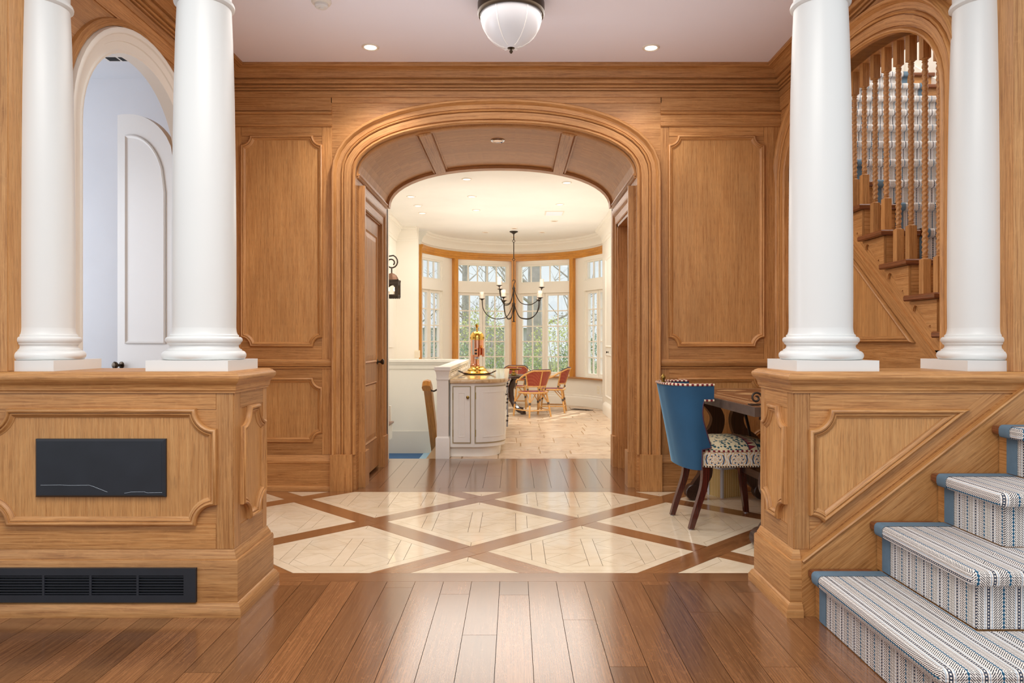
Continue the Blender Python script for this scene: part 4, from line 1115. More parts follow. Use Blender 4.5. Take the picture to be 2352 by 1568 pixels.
MB().sweep([(KX1, 7.4, 0), (KX1, 11.95, 0)], [(0, 0), (.05, 0), (.05, .14), (.04, .17), (.02, .19), (0, .19)], Z).build('base_moulding', 'cream_trim', wrk)
# bay
A84 = math.radians(84)
def arcp(th, rr, z=0): return Vector((CX+rr*math.sin(th), CY+rr*math.cos(th), z))
def arc(rr, a0=-A84, a1=A84, n=48, z=0): return [arcp(a0+(a1-a0)*i/n, rr, z) for i in range(n+1)]
# travelling with growing angle goes clockwise: left = outwards, so a>0 is outwards
wbay = MB().sweep(arc(R), [(0, -.05), (.16, -.05), (.16, .505), (0, .505)], Z).build('wall_bay', 'cream', kind='structure')
MB().sweep(arc(R), [(0, 2.86), (.16, 2.86), (.16, KC), (0, KC)], Z).build('bay_frieze', 'cream', wbay)
MB().sweep(arc(R), [(0, 0), (-.03, 0), (-.03, .14), (-.022, .17), (-.014, .18), (-.014, .20), (0, .21)], Z).build('base_moulding', 'cream_trim', wbay)
MB().sweep(arc(R), [(-.06, .505), (-.065, .512), (-.065, .528), (-.06, .536), (.15, .536), (.15, .505)], Z).build('window_stool', 'oak', wbay)
MB().sweep(arc(R), [(0, 2.735), (-.022, 2.735), (-.024, 2.775), (-.034, 2.78), (-.034, 2.81), (-.048, 2.825), (-.050, 2.868), (0, 2.872), (.15, 2.872), (.15, 2.735)], Z).build('oak_header', 'honey', wbay)
KCR = [(0, -.24), (-.012, -.24), (-.014, -.20), (-.03, -.19), (-.034, -.15), (-.06, -.10), (-.10, -.07), (-.105, -.045), (-.13, -.035), (-.135, 0), (0, 0)]
MB().sweep([(KX0, 7.3, KC), (KX0, KY1, KC), (-1.611, KY1, KC)], [(-a, b) for a, b in [(-q, w) for q, w in KCR]] and [(q, w) for q, w in KCR], Z).build('trim_4', 'cream_trim', kind='structure')
MB().sweep(arc(R, z=KC), KCR, Z).build('trim_5', 'cream_trim', kind='structure')
MB().sweep([(KX1, 12.3, KC), (KX1, 7.3, KC)], [(q, w) for q, w in KCR], Z).build('trim_6', 'cream_trim', kind='structure')
MB().sweep([(KX0, 10.5, 0), (KX0, KY1, 0), (-1.611, KY1, 0)], [(0, 0), (-.03, 0), (-.03, .14), (-.014, .2), (0, .2)], Z).build('baseboard_kitchen', 'cream_trim', kind='structure')
A42 = math.radians(42)
for th in (-2*A42, -A42, 0, A42, 2*A42):
    e = arcp(th, 1)-arcp(th, 0); e.normalize(); t = Vector((e.y, -e.x, 0))
    p = arcp(th, R)
    m = MB(); hw = .042; d0, d1 = -.024, .12
    vs = [p+t*(-hw)+e*d0, p+t*hw+e*d0, p+t*hw+e*d1, p+t*(-hw)+e*d1]
    m.add([v+Z*.536 for v in vs]+[v+Z*2.736 for v in vs], [(0, 1, 2, 3), (4, 5, 6, 7), (0, 1, 5, 4), (1, 2, 6, 5), (2, 3, 7, 6), (3, 0, 4, 7)], None, Z)
    m.build('oak_post', 'honey', wbay)
# four window units
for wi in range(4):
    a0 = -2*A42+wi*A42; a1 = a0+A42
    p, q = arcp(a0, R+.13), arcp(a1, R+.13)
    e = (q-p).normalized(); L = (q-p).length; nrm = Vector((e.y, -e.x, 0))    # towards the room
    fr = (p, e, Z, nrm)
    c0, c1 = .05, L-.05
    def bar(m, u0, v0, u1, v1, w0=-.03, w1=.03): m.prism(rect(u0, v0, u1, v1), fr, w0, w1, e)
    m = MB()
    j0, j1 = ((.10, L-.44), (.13, L-.17), (.17, L-.13), (.44, L-.10))[wi]
    bar(m, 0, .536, j0-.05, 2.735, -.06, .055); bar(m, j1+.05, .536, L, 2.735, -.06, .055)
    bar(m, j0-.05, 2.665, j1+.05, 2.735, -.06, .055); bar(m, j0-.05, .536, j1+.05, .56, -.06, .08)
    bar(m, j0-.05, 2.115, j1+.05, 2.30, -.06, .075)
    for u in (j0-.05, j1+.03): bar(m, u, .56, u+.02, 2.665, -.02, .04)
    wn = m.build('window_%d' % (wi+1), 'cream_trim', kind='structure')
    # transom sash: five panes
    t0, t1, b0, b1 = j0-.03, j1+.03, 2.30, 2.665
    m = MB(); s = .032
    bar(m, t0, b0, t1, b0+s); bar(m, t0, b1-s, t1, b1); bar(m, t0, b0+s, t0+s, b1-s); bar(m, t1-s, b0+s, t1, b1-s)
    n = 5 if wi in (1, 2) else 4; pw_ = (t1-t0-2*s)/n
    for k in range(1, n): bar(m, t0+s+pw_*k-.010, b0+s, t0+s+pw_*k+.010, b1-s, -.012, .02)
    m.build('transom_sash', 'cream_trim', wn)
    for k in range(n): MB().prism(rect(t0+s+pw_*k+.009, b0+s-.003, t0+s+pw_*(k+1)-.009, b1-s+.003), fr, -.003, .001).build('pane', 'glass', wn)
    mid = (j0+j1)/2
    for (t0, t1) in ((j0-.03, mid-.004), (mid+.004, j1+.03)):
        b0, b1 = .56, 2.115; m = MB(); s = .05
        bar(m, t0, b0, t1, b0+s); bar(m, t0, b1-s, t1, b1); bar(m, t0, b0+s, t0+s, b1-s); bar(m, t1-s, b0+s, t1, b1-s)
        pw_ = (t1-t0-2*s)/2; ph = (b1-b0-2*s)/5
        bar(m, t0+s+pw_-.010, b0+s, t0+s+pw_+.010, b1-s, -.012, .02)
        for k in range(1, 5): bar(m, t0+s, b0+s+ph*k-.010, t1-s, b0+s+ph*k+.010, -.011, .019)
        m.build('casement_sash', 'cream_trim', wn)
        for i in range(2):
            for k in range(5):
                MB().prism(rect(t0+s+pw_*i+.008, b0+s+ph*k+.008, t0+s+pw_*(i+1)-.008, b0+s+ph*(k+1)-.008), fr, -.003, .001).build('pane', 'glass', wn)
# stairwell down to the left
MB().box(KX0-.1, 7.335, -.7, -.64, 10.5, -.42).build('floor_landing', 'stair_blue', kind='structure')
MB().box(-1.30, 7.40, -.419, -.9, 10.38, -.414).build('floor_runner', 'stair_blue2', kind='structure')
MB().box(KX0, 7.34, -.6, -.64, 7.36, -.02).build('wall_stair_front', 'cream', kind='structure')
kw = MB().box(KX0, 10.38, -.45, -.645, 10.50, .86).build('wall_knee_far', 'cream', kind='structure')
MB().box(KX0, 10.372, -.45, -.80, 10.38, -.10).build('grey_dado', 'grey_plaster', kw)
KCAP = [(0, .80), (.012, .80), (.014, .85), (.03, .87), (.034, .895), (.045, .90), (.045, .935), (-.16, .935), (-.16, .80)]
MB().sweep([(KX0, 10.38, 0), (-.66, 10.38, 0)], [(-a, b) for a, b in KCAP], Z).build('ledge_cap', 'cream_trim', kw)
kw2 = MB().box(-.775, 7.465, -.45, -.665, 10.45, .86).build('wall_knee_side', 'cream_trim', kind='structure')
nw = empty('newel_post', 'square white newel post at the end of the low kitchen wall', 'newel post', (-.72, 7.40, 0))
wbuild(MB().box(-.785, 7.335, 0, -.669, 7.463, .90, Z), 'shaft', 'cabinet', nw)
sqp = [(-.785, 7.335, 0), (-.669, 7.335, 0), (-.669, 7.463, 0), (-.785, 7.463, 0)]
wbuild(MB().sweep(sqp, [(0, 0), (-.012, 0), (-.012, .205), (-.008, .215), (0, .225)], Z, closed=True), 'base', 'cabinet', nw)
wbuild(MB().sweep(sqp, [(0, .80), (-.006, .80), (-.008, .815), (-.004, .82), (-.004, .85), (-.012, .88), (-.016, .895), (-.024, .90), (-.024, .935), (.05, .935), (.05, .80)], Z, closed=True), 'cap', 'cabinet', nw)
wbuild(MB().box(-.76, 7.36, .9, -.68, 7.44, .9345), 'cap_top', 'cabinet', nw)
wcap = MB().sweep([(-.665, 7.49, 0), (-.665, 10.47, 0)], [(-.018, .90), (-.018, .935), (.128, .935), (.128, .90)], Z).build('ledge_cap', 'cream_trim', kw2)
for k in range(6):
    a = 7.55+k*.46
    MB().sweep([fr3((Vector((-.665, 0, 0)), Y, Z, X), *p) for p in rect(a, .825, a+.40, .885)], [(0, 0), (0, .006), (.008, .008), (.012, 0)], X, closed=True).build('splash_panel', 'cream_trim', kw2)
hr = empty('handrail', 'honey oak handrail sloping down into the stairwell behind the newel post', 'handrail', (-.93, 7.8, .7))
hp = [(-.935, 7.66, .72), (-.935, 7.70, .765), (-.935, 7.76, .775), (-.935, 7.84, .74), (-.935, 8.10, .47), (-.935, 8.45, .08), (-.935, 8.80, -.28)]
wbuild(MB().sweep(hp, [(-.085, -.042), (-.085, .042), (-.03, .05), (0, .04), (.012, 0), (0, -.04), (-.03, -.05)], X), 'rail', 'honey', hr)
wbuild(MB().tube([(-.90, 7.74, .68), (-.885, 7.74, .665), (-.86, 7.74, .66), (-.83, 7.74, .675), (-.79, 7.74, .69)], .009, 8), 'bracket', 'iron', hr)
MB().box(KX0, 8.2, 0, -1.505, 8.9, .185).build('stair_block_left', 'cream_trim', kind='structure')
MB().box(KX0, 8.17, .185, -1.49, 8.92, .207).build('step_board', 'tread_oak', bpy.data.objects['stair_block_left'])
MB().box(KX0, 8.88, .207, -1.52, 8.92, .40).build('step_skirting', 'cream_trim', bpy.data.objects['stair_block_left'])

# ------------------------------------------------------------------ kitchen peninsula
isl = empty('kitchen_cabinet', 'off-white peninsula cabinet with a curved corner door and brass knob', 'cabinet', (-.36, 8.6, 0))
def sp2(mb, name, mat, **kw): return wbuild(mb, name, mat, isl, **kw)
X0, X1, F0, B1 = -.655, -.095, 7.42, 10.30
def plan(d, toe=0):
    """outline of the rounded peninsula, grown by d"""
    x0, x1, f, b = X0, X1+d, F0-d, B1; rr = .30
    pts = [(x0, b), (x0, f), (x0+.20, f)]
    n = 12
    ex = x1-(x0+.24); ey = .30+d
    for i in range(1, n+1):
        t = PI/2*i/n; pts.append((x0+.24+ex*math.sin(t), f+ey*(1-math.cos(t))))
    pts.append((x1, b)); return pts
def ext(poly, z0, z1, o=None):
    return MB().prism(poly, frame((0, 0, 0), X, Y), z0, z1, X)
sp2(ext(plan(-.05), 0, .105), 'plinth', 'cabinet')
sp2(ext(plan(0), .105, .765), 'carcass', 'cabinet')
# flat door
ff = frame((0, F0, 0), X, Z)
def cab_door(fr, u0, v0, u1, v1, name='door'):
    o = sp2(MB().prism(rect(u0, v0, u1, v1), fr, .001, .010, Z), name, 'cabinet')
    def ch(m, nm, mat):
        c = m.build(nm, mat, o); return c
    ch(MB().sweep([fr3(fr, *p) for p in rect(u0-.010, v0-.010, u1+.010, v1+.010)], [(0, 0), (0, .008), (.006, .008), (.009, 0)], fr[3], closed=True), 'door_bead', 'glaze')
    w = u1-u0; a = .055 if w > .17 else .048
    ch(MB().sweep([fr3(fr, *p) for p in rect(u0+a, v0+.055, u1-a, v1-.055)], [(0, .010), (0, .0125), (.005, .0135), (.010, .0105), (.012, .0098)], fr[3], closed=True), 'panel_molding', 'cabinet')
    ch(MB().prism(rect(u0+a+.012, v0+.067, u1-a-.012, v1-.067), fr, .0098, .0104, Z), 'door_panel', 'cabinet')
    if w < .2: ch(MB().prism(rect(u0+a+.024, v0+.08, u1-a-.024, v1-.08), fr, .0104, .0135, Z), 'raised_panel', 'cabinet')
    for z in (v0+.06, v1-.13): ch(MB().prism(rect(u0-.008, z, u0-.002, z+.07), fr, .008, .012), 'hinge', 'old_brass')
    return o
dd = cab_door(ff, -.622, .155, -.452, .725)
MB().lathe([(.016, 0), (.016, .004), (.008, .006), (.007, .012), (.014, .018), (.015, .022), (.008, .026), (0, .0265)], fr3(ff, -.474, .62, .011), 16, axis=-Y).build('knob', 'old_brass', dd)
sp2(MB().prism(rect(-.425, .105, -.405, .765), ff, .0, .006, Z), 'corner_reed', 'cabinet')
# curved door: follow the plan curve
pl = plan(.0); cpts = pl[2:15]; cpts = cpts[0:13]
def curve_strip(d0, d1, z0, z1, t0, t1, name, mat, parent=None):
    n = 14; ex = X1-(X0+.24); ey = .30; m = MB(); rows = []
    for i in range(n+1):
        t = (t0+(t1-t0)*i/n)*PI/2
        p = Vector((X0+.24+ex*math.sin(t), F0+ey*(1-math.cos(t)), 0)); tn = Vector((ex*math.cos(t), ey*math.sin(t), 0)).normalized(); nn = Vector((tn.y, -tn.x, 0))
        rows.append([p+nn*d0+Z*z0, p+nn*d1+Z*z0, p+nn*d1+Z*z1, p+nn*d0+Z*z1])
    for a, b in zip(rows[:-1], rows[1:]):
        m.add(a+b, [(0, 1, 5, 4), (1, 2, 6, 5), (2, 3, 7, 6), (3, 0, 4, 7)])
    m.add(rows[0], [(0, 1, 2, 3)]); m.add(rows[-1], [(3, 2, 1, 0)])
    return wbuild(m, name, mat, isl) if parent is None else m.build(name, mat, parent)
cd = curve_strip(0, .010, .155, .725, .05, .93, 'door', 'cabinet')
curve_strip(.0, .006, .143, .152, .03, .95, 'door_bead', 'glaze', cd); curve_strip(.0, .006, .728, .737, .03, .95, 'door_bead', 'glaze', cd)
curve_strip(.0, .006, .143, .737, .025, .043, 'door_bead', 'glaze', cd); curve_strip(.0, .006, .143, .737, .937, .955, 'door_bead', 'glaze', cd)
curve_strip(.01, .0135, .205, .215, .20, .80, 'panel_molding', 'cabinet', cd); curve_strip(.01, .0135, .665, .675, .20, .80, 'panel_molding', 'cabinet', cd)
curve_strip(.01, .0135, .205, .675, .19, .215, 'panel_molding', 'cabinet', cd); curve_strip(.01, .0135, .205, .675, .79, .815, 'panel_molding', 'cabinet', cd)
for z in (.215, .60): curve_strip(.008, .012, z, z+.07, .035, .05, 'hinge', 'old_brass', cd)
MB().lathe([(.014, 0), (.014, .004), (.007, .006), (.006, .012), (.013, .018), (.013, .022), (0, .026)], (X1+.006, F0+.27, .63), 14, axis=X).build('knob', 'bronze', cd)
for yy, zs_ in ((7.95, (.70, .52, .32)), (8.45, (.70, .52, .32))):
    for zz in zs_:
        d = sp2(MB().prism(rect(yy-.2, zz-.075, yy+.2, zz+.055), (Vector((X1, 0, 0)), Y, Z, X), .0, .010), 'drawer', 'cabinet')
        MB().lathe([(.014, 0), (.014, .004), (.007, .006), (.006, .012), (.013, .018), (.013, .022), (0, .026)], (X1+.010, yy, zz), 14, axis=X).build('knob', 'bronze', d)
ct = empty('countertop', 'honey granite worktop with a rounded end on the peninsula cabinet', 'countertop', (-.36, 8.6, .766))
top_pl = plan(.028)
m = MB(); K = len(top_pl)
lv = [(.766, .0), (.766, .028), (.772, .034), (.786, .036), (.798, .034), (.806, .028), (.806, .0)]
rings = [[(x_, y_) for x_, y_ in plan(d if d else .0)] for z_, d in lv]
vs = [(x_, y_, lv[i][0]) for i in range(1, 6) for x_, y_ in rings[i]]
fs = [(i*K+j, i*K+(j+1) % K, (i+1)*K+(j+1) % K, (i+1)*K+j) for i in range(4) for j in range(K)]+[tuple(range(4*K, 5*K)), tuple(reversed(range(K)))]
wbuild(m.add(vs, fs), 'slab', 'granite', ct)

# steel dishwasher door edge at the side of the peninsula
dw = empty('dishwasher', 'tall steel-edged appliance front set in the side of the peninsula', 'dishwasher', (-.085, 9.35, .1))
wbuild(MB().prism(rect(9.05, .12, 9.65, .76), (Vector((X1, 0, 0)), Y, Z, X), .001, .022, Z), 'front', 'steel', dw)
wbuild(MB().tube([(X1+.02, 9.1, .70), (X1+.05, 9.1, .70), (X1+.05, 9.6, .70), (X1+.02, 9.6, .70)], .008, 8), 'handle', 'steel', dw)

# tray, espresso machine, papers
EX, EY, EZ = -.435, 8.55, .8062
tr = empty('tray', 'oval dark copper tray with loop handles under the espresso machine', 'tray', (EX, EY, EZ))
m = MB(); n = 32
rg = []
for r_, z_ in ((.15, .0), (.17, .006), (.19, .018), (.186, .02), (.165, .010), (.0, .008)):
    rg.append([(r_*1.0*math.cos(2*PI*k/n), r_*.72*math.sin(2*PI*k/n), z_) for k in range(n)])
for a, b in zip(rg[:-1], rg[1:]): m.add(a+b, [(k, (k+1) % n, n+(k+1) % n, n+k) for k in range(n)])
m.build('dish', 'rust', tr)
for s in (-1, 1): MB().tube([(s*.175, -.05, .02), (s*.21, -.04, .035), (s*.222, 0, .04), (s*.21, .04, .035), (s*.175, .05, .02)], .007, 8).build('handle', 'bronze', tr)
em = empty('espresso_machine', 'tall copper and brass espresso machine with a bird finial on the tray', 'espresso machine', (EX, EY, EZ+.0105), rz=math.radians(-25))
MB().lathe([(.150, 0), (.152, .008), (.140, .016), (.134, .022), (.118, .030), (.115, .044), (.100, .060), (.086, .068), (.082, .082), (.07, .086), (0, .088)], (0, 0, 0), 36).build('base', 'brass', em)
MB().lathe([(.056, .080), (.058, .086), (.058, .105), (.053, .110), (.052, .24)], (-.03, 0, 0), 36).build('lower_body', 'copper', em)
MB().lathe([(.0, .215), (.070, .215), (.078, .222), (.078, .40)], (0, 0, 0), 36).build('body', 'copper', em)
MB().lathe([(.080, .395), (.084, .40), (.084, .425), (.082, .447), (.073, .468), (.058, .487), (.036, .499), (.012, .503), (0, .503)], (0, 0, 0), 36).build('dome', 'brass', em)
for k in range(8):
    an = 2*PI*k/8; p = Vector((.082*math.cos(an), .082*math.sin(an), .422))
    MB().lathe([(.011, 0), (.012, .004), (.009, .006), (.004, .004), (0, .004)], p, 14, axis=Vector((math.cos(an), math.sin(an), .15))).build('dome_rosette', 'old_brass', em)
MB().lathe([(.010, .50), (.012, .506), (.006, .512), (.010, .518), (.004, .524), (0, .525)], (0, 0, 0), 14).build('finial_stand', 'brass', em)
bird = MB()
bird.tube([(-.012, 0, .522), (-.004, 0, .532), (.004, 0, .546), (.010, 0, .560), (.017, 0, .566), (.026, 0, .562)], [.004, .010, .011, .007, .006, .001], 8)
for s in (-1, 1):
    bird.add([(.006, s*.008, .548), (-.010, s*.012, .535), (-.014, s*.018, .570), (-.004, s*.020, .592), (.006, s*.014, .575), (.003, s*.006, .546), (-.012, s*.009, .533), (-.016, s*.015, .569), (-.006, s*.017, .590), (.003, s*.011, .573)],
             [(0, 1, 2, 3, 4), (9, 8, 7, 6, 5)]+[(k, (k+1) % 5, 5+(k+1) % 5, 5+k) for k in range(5)])
bird.build('bird_finial', 'brass', em)
MB().box(-.022, -.083, .22, .004, -.070, .40, Z).build('chrome_strip', 'chrome', em)
g = MB().box(.012, -.100, .20, .062, -.055, .30, Z).build('group_block', 'copper', em)
for z_ in (.225, .262): MB().box(.022, -.104, z_, .048, -.099, z_+.024).build('switch', 'black', g)
MB().lathe([(.012, 0), (.020, .008), (.026, .012), (.026, .034), (.018, .040)], (.036, -.078, .16), 18).build('brew_head', 'chrome', em)
MB().tube([(.06, -.04, .30), (.082, -.05, .31), (.088, -.054, .33)], [.006, .008, .010], 8).build('steam_tap', 'brass', em)
MB().lathe([(.014, 0), (.016, .02), (.016, .10), (.012, .105)], (.094, -.03, .20), 14).build('side_cylinder', 'copper', em)
MB().tube([(-.058, 0, .36), (-.07, -.01, .33), (-.064, -.01, .29), (-.075, -.012, .25), (-.06, 0, .22)], [.004, .006, .006, .006, .004], 8).build('gauge_tube', 'brass', em)
pp = empty('keys', 'small bunch of keys lying on the granite worktop near its corner', 'keys', (-.57, 7.72, .8063))
for k in range(4):
    an = .5+k*.55
    MB().box(.0, -.006, .0005+.001*k, .05, .006, .0022+.001*k).build('key', 'steel', pp, mtx=Matrix.Rotation(an, 4, 'Z'))
MB().tube([(.016*math.cos(2*PI*k/14), .016*math.sin(2*PI*k/14), .004) for k in range(14)], .0014, 6, closed=True).build('key_ring', 'steel', pp)

# ------------------------------------------------------------------ dining table, bistro chairs, stand
TX, TY, TZ = -.17, 12.08, .63
tb = empty('dining_table', 'round dark wooden table on curved scroll legs in the bay window', 'table', (TX, TY, 0))
MB().lathe([(0, TZ-.05), (.38, TZ-.05), (.44, TZ-.042), (.46, TZ-.03), (.465, TZ-.015), (.455, TZ-.003), (.44, TZ), (0, TZ)], (0, 0, 0), 48).build('table_top', 'dark_wood', tb)
for k in range(4):
    an = math.radians(-42+90*k)
    path = [(.30, TZ-.05), (.22, .50), (.17, .40), (.17, .30), (.20, .20), (.27, .11), (.36, .05), (.46, .03)]
    pr = [(-.024, -.036), (.024, -.036), (.024, .036), (-.024, .036)]
    e = Vector((math.cos(an), math.sin(an), 0)); nn = Vector((-e.y, e.x, 0))
    MB().sweep([e*a+Z*b for a, b in path], [(a*1.0, b) for a, b in pr], nn).build('leg', 'dark_wood', tb)
    MB().box(-.03, -.03, 0, .03, .03, .03).build('foot', 'dark_wood', tb, mtx=Matrix.Translation(e*.44) @ Matrix.Rotation(an, 4, 'Z'))
MB().lathe([(.0, .26), (.16, .26), (.17, .28), (.17, .34), (.15, .36), (0, .36)], (0, 0, 0), 24).build('hub', 'dark_wood', tb)
cs = empty('cake_stand', 'golden footed stand on the dark dining table', 'stand', (-.0, 11.85, TZ))
MB().lathe([(.085, 0), (.085, .008), (.05, .02), (.035, .05), (.04, .055)], (0, 0, 0), 6).build('foot', 'old_brass', cs)
MB().lathe([(.02, .05), (.022, .085), (.03, .09)], (0, 0, 0), 16).build('stem', 'brass', cs)
MB().lathe([(.03, .088), (.11, .098), (.135, .115), (.13, .118), (.0, .108)], (0, 0, 0), 28).build('dish', 'brass', cs)

def rattan_chair(label, x, y, rz):
    """local +Y is the way the sitter faces"""
    c = empty('bistro_armchair', label, 'chair', (x, y, 0), rz, group='rattan armchairs round the bay table')
    ra = 'rattan'
    legs = [(-.20, -.20, -.15, -.14), (.20, -.20, .15, -.14), (-.23, .24, -.21, .20), (.23, .24, .21, .20)]
    SZ = .385
    for (fx, fy, tx, ty) in legs:
        lg = MB().tube([(fx, fy, 0), (fx*.75+tx*.25, fy*.75+ty*.25, .10), (tx, ty, SZ)], .0145, 8).build('leg', ra, c)
        q = .56; px, py = fx+(tx-fx)*q, fy+(ty-fy)*q
        MB().tube([(fx+(tx-fx)*.5, fy+(ty-fy)*.5, SZ*.5), (fx+(tx-fx)*.6, fy+(ty-fy)*.6, SZ*.6)], .0185, 8).build('cane_wrap', 'binding_cane', lg)
        for (ox, oy) in ((-math.copysign(.11, tx), 0), (0, -math.copysign(.12, ty))):
            MB().tube([(px, py, SZ*.56), (tx+ox, ty+oy, SZ-.01)], .0075, 6).build('brace', ra, c)
    for a, b in ((0, 1), (0, 2), (1, 3)):
        p, q = legs[a], legs[b]; t = .28
        MB().tube([(p[0]+(p[2]-p[0])*t, p[1]+(p[3]-p[1])*t, SZ*t), (q[0]+(q[2]-q[0])*t, q[1]+(q[3]-q[1])*t, SZ*t)], .010, 6).build('stretcher', ra, c)
    n = 28
    def seat_xy(t, g=0):
        a = .215+g; b = .21+g; s_, c_ = math.sin(t), math.cos(t)
        return (a*math.copysign(abs(c_)**.75, c_), .02+b*math.copysign(abs(s_)**.75, s_))
    pts = [Vector((*seat_xy(2*PI*k/n), SZ)) for k in range(n)]
    MB().tube(pts, .014, 8, closed=True).build('seat_rail', ra, c)
    MB().prism([seat_xy(2*PI*k/n, -.004) for k in range(n)], frame((0, 0, SZ), X, Y), -.004, .012).build('seat', 'red_seat', c)
    # back and arm hoop: from the front arm posts around the back
    def hoop(t):        # t -1..1 ; 0 = middle of the back
        an = -PI/2+t*math.radians(118)
        x_ = .245*math.cos(an)*1.0; y_ = .02+.25*math.sin(an)
        z_ = .735-.150*min(1, max(0, (abs(t)-.28)/.52))**1.2
        k = 1+.10*(z_-.585)/.15
        return Vector((x_*k, y_*k-.03*(z_-.585)/.15, z_))
    hp_ = [hoop(-1+2*i/36) for i in range(37)]
    MB().tube(hp_, .0155, 8).build('arm_hoop', ra, c)
    MB().tube([p+Z*.013 for p in hp_[9:28]], .011, 8).build('rim_binding', 'leather', c)
    for t in (-1, 1):
        e = hoop(t); MB().tube([e, e+Vector((0, .04, -.02)), Vector((e.x*.98, e.y+.05, .52)), Vector((.21*t, .20, SZ))], .013, 8).build('arm_post', ra, c)
        MB().tube([Vector((e.x*.985, e.y+.049, .53)), Vector((.214*t, .205, .43))], .017, 8).build('cane_wrap', 'binding_cane', c)
    lo = lambda t: Vector((.20*math.cos(-PI/2+t*math.radians(118))*.98, .02+.215*math.sin(-PI/2+t*math.radians(118)), .485))
    T = [-.5+i/20 for i in range(21)]
    MB().tube([lo(t) for t in T], .011, 8).build('back_rail', ra, c)
    for t in (-.5, -.02, .5):
        a = lo(t); b = hoop(t); MB().tube([b, a, Vector((a.x*.86, a.y*.86, SZ))], .0115, 8).build('back_stile', ra, c)
        MB().tube([a*.985+Z*.0-Z*.035+Z*.008, a*.96-Z*.06+Z*.018], .0145, 8).build('cane_wrap', 'binding_cane', c)
    m = MB()
    for a, b in zip(T[:-1], T[1:]):
        m.add([lo(a), lo(b), hoop(b), hoop(a)], [(0, 1, 2, 3)]); m.add([lo(a)*.98+Z*.01, lo(b)*.98+Z*.01, hoop(b)*.985+Z*.01, hoop(a)*.985+Z*.01], [(3, 2, 1, 0)])
    m.build('back_weave', 'red_weave', c)
rattan_chair('rattan armchair with its red woven back turned to the hall, beside the peninsula', .317, 11.46, math.radians(30))
rattan_chair('rattan armchair seen from the side near the right oak window post', .68, 12.22, math.radians(82))
rattan_chair('rattan armchair facing the hall from behind the dark table', .02, 12.95, math.radians(172))

# ------------------------------------------------------------------ chandelier
ch = empty('chandelier', 'wrought iron two-tier chandelier with ivory candles hanging in the bay', 'chandelier', (0, 12.45, KC))
MB().lathe([(0, -.055), (.012, -.052), (.02, -.04), (.05, -.022), (.072, -.012), (.072, 0)], (0, 0, 0), 28).build('canopy', 'iron', ch)
MB().tube([(0, 0, -.05), (0, 0, -.15)], .009, 8).build('stem', 'iron', ch)
def ring(z, r=.02):
    return MB().tube([(r*math.cos(2*PI*k/14), 0, z+r*math.sin(2*PI*k/14)) for k in range(14)], .005, 6, closed=True)
ring(-.168).build('link', 'iron', ch); MB().tube([(0, 0, -.185), (0, 0, -.47)], .008, 8).build('hanging_rod', 'iron', ch)
ring(-.487).build('link', 'iron', ch); MB().tube([(0, 0, -.505), (0, 0, -.84)], .005, 8).build('hanging_rod', 'iron', ch)
MB().tube([(-.018, 0, -.868), (-.012, 0, -.845), (.006, 0, -.838), (.022, 0, -.852), (.02, 0, -.88), (.006, 0, -.905), (0, 0, -.94)], .007, 8).build('hook', 'iron', ch)
MB().lathe([(.0, -1.57), (.024, -1.568), (.024, -1.558), (.012, -1.55), (.011, -1.40), (.02, -1.38), (.024, -1.34), (.014, -1.30), (.026, -1.27), (.026, -1.25), (.012, -1.23), (.012, -1.02), (.026, -1.0), (.026, -.98), (.012, -.96), (.008, -.93)], (0, 0, 0), 16).build('centre_shaft', 'iron', ch)
def arm(an, R_, zh, zl, zc, candle):
    e = Vector((math.cos(an), math.sin(an), 0))
    pts = [(0.012, zh), (.04, zh-.10), (.12, zl+.035), (.24, zl), (R_*.66, zl+.01), (R_*.86, zl+.08), (R_*.97, zl+.19), (R_, zc-.02)]
    import mathutils
    pp_ = [e*a+Z*b for a, b in pts]
    # smooth
    sm_ = []
    for i in range(len(pp_)-1):
        p0, p1, p2, p3 = pp_[max(i-1, 0)], pp_[i], pp_[i+1], pp_[min(i+2, len(pp_)-1)]
        for k in range(4):
            t = k/4; sm_.append(.5*((2*p1)+(-p0+p2)*t+(2*p0-5*p1+4*p2-p3)*t*t+(-p0+3*p1-3*p2+p3)*t**3))
    sm_.append(pp_[-1])
    a = MB().tube(sm_, .0072, 8).build('arm', 'iron', ch)
    o = e*R_
    MB().lathe([(0, -.032), (.012, -.028), (.03, -.012), (.052, -.004), (.052, 0), (.03, -.001), (0, -.001)], o+Z*zc, 20).build('drip_pan', 'iron', a)
    MB().lathe([(.036, 0), (.036, candle), (.030, candle+.003), (0, candle-.004)], o+Z*zc, 20).build('candle', 'candle', a)
for k in range(5): arm(math.radians(180+72*k), .55, -1.24, -1.515, -1.165, .115)
for k in range(3): arm(math.radians(120*k), .485, -1.0, -1.27, -.965, .135)

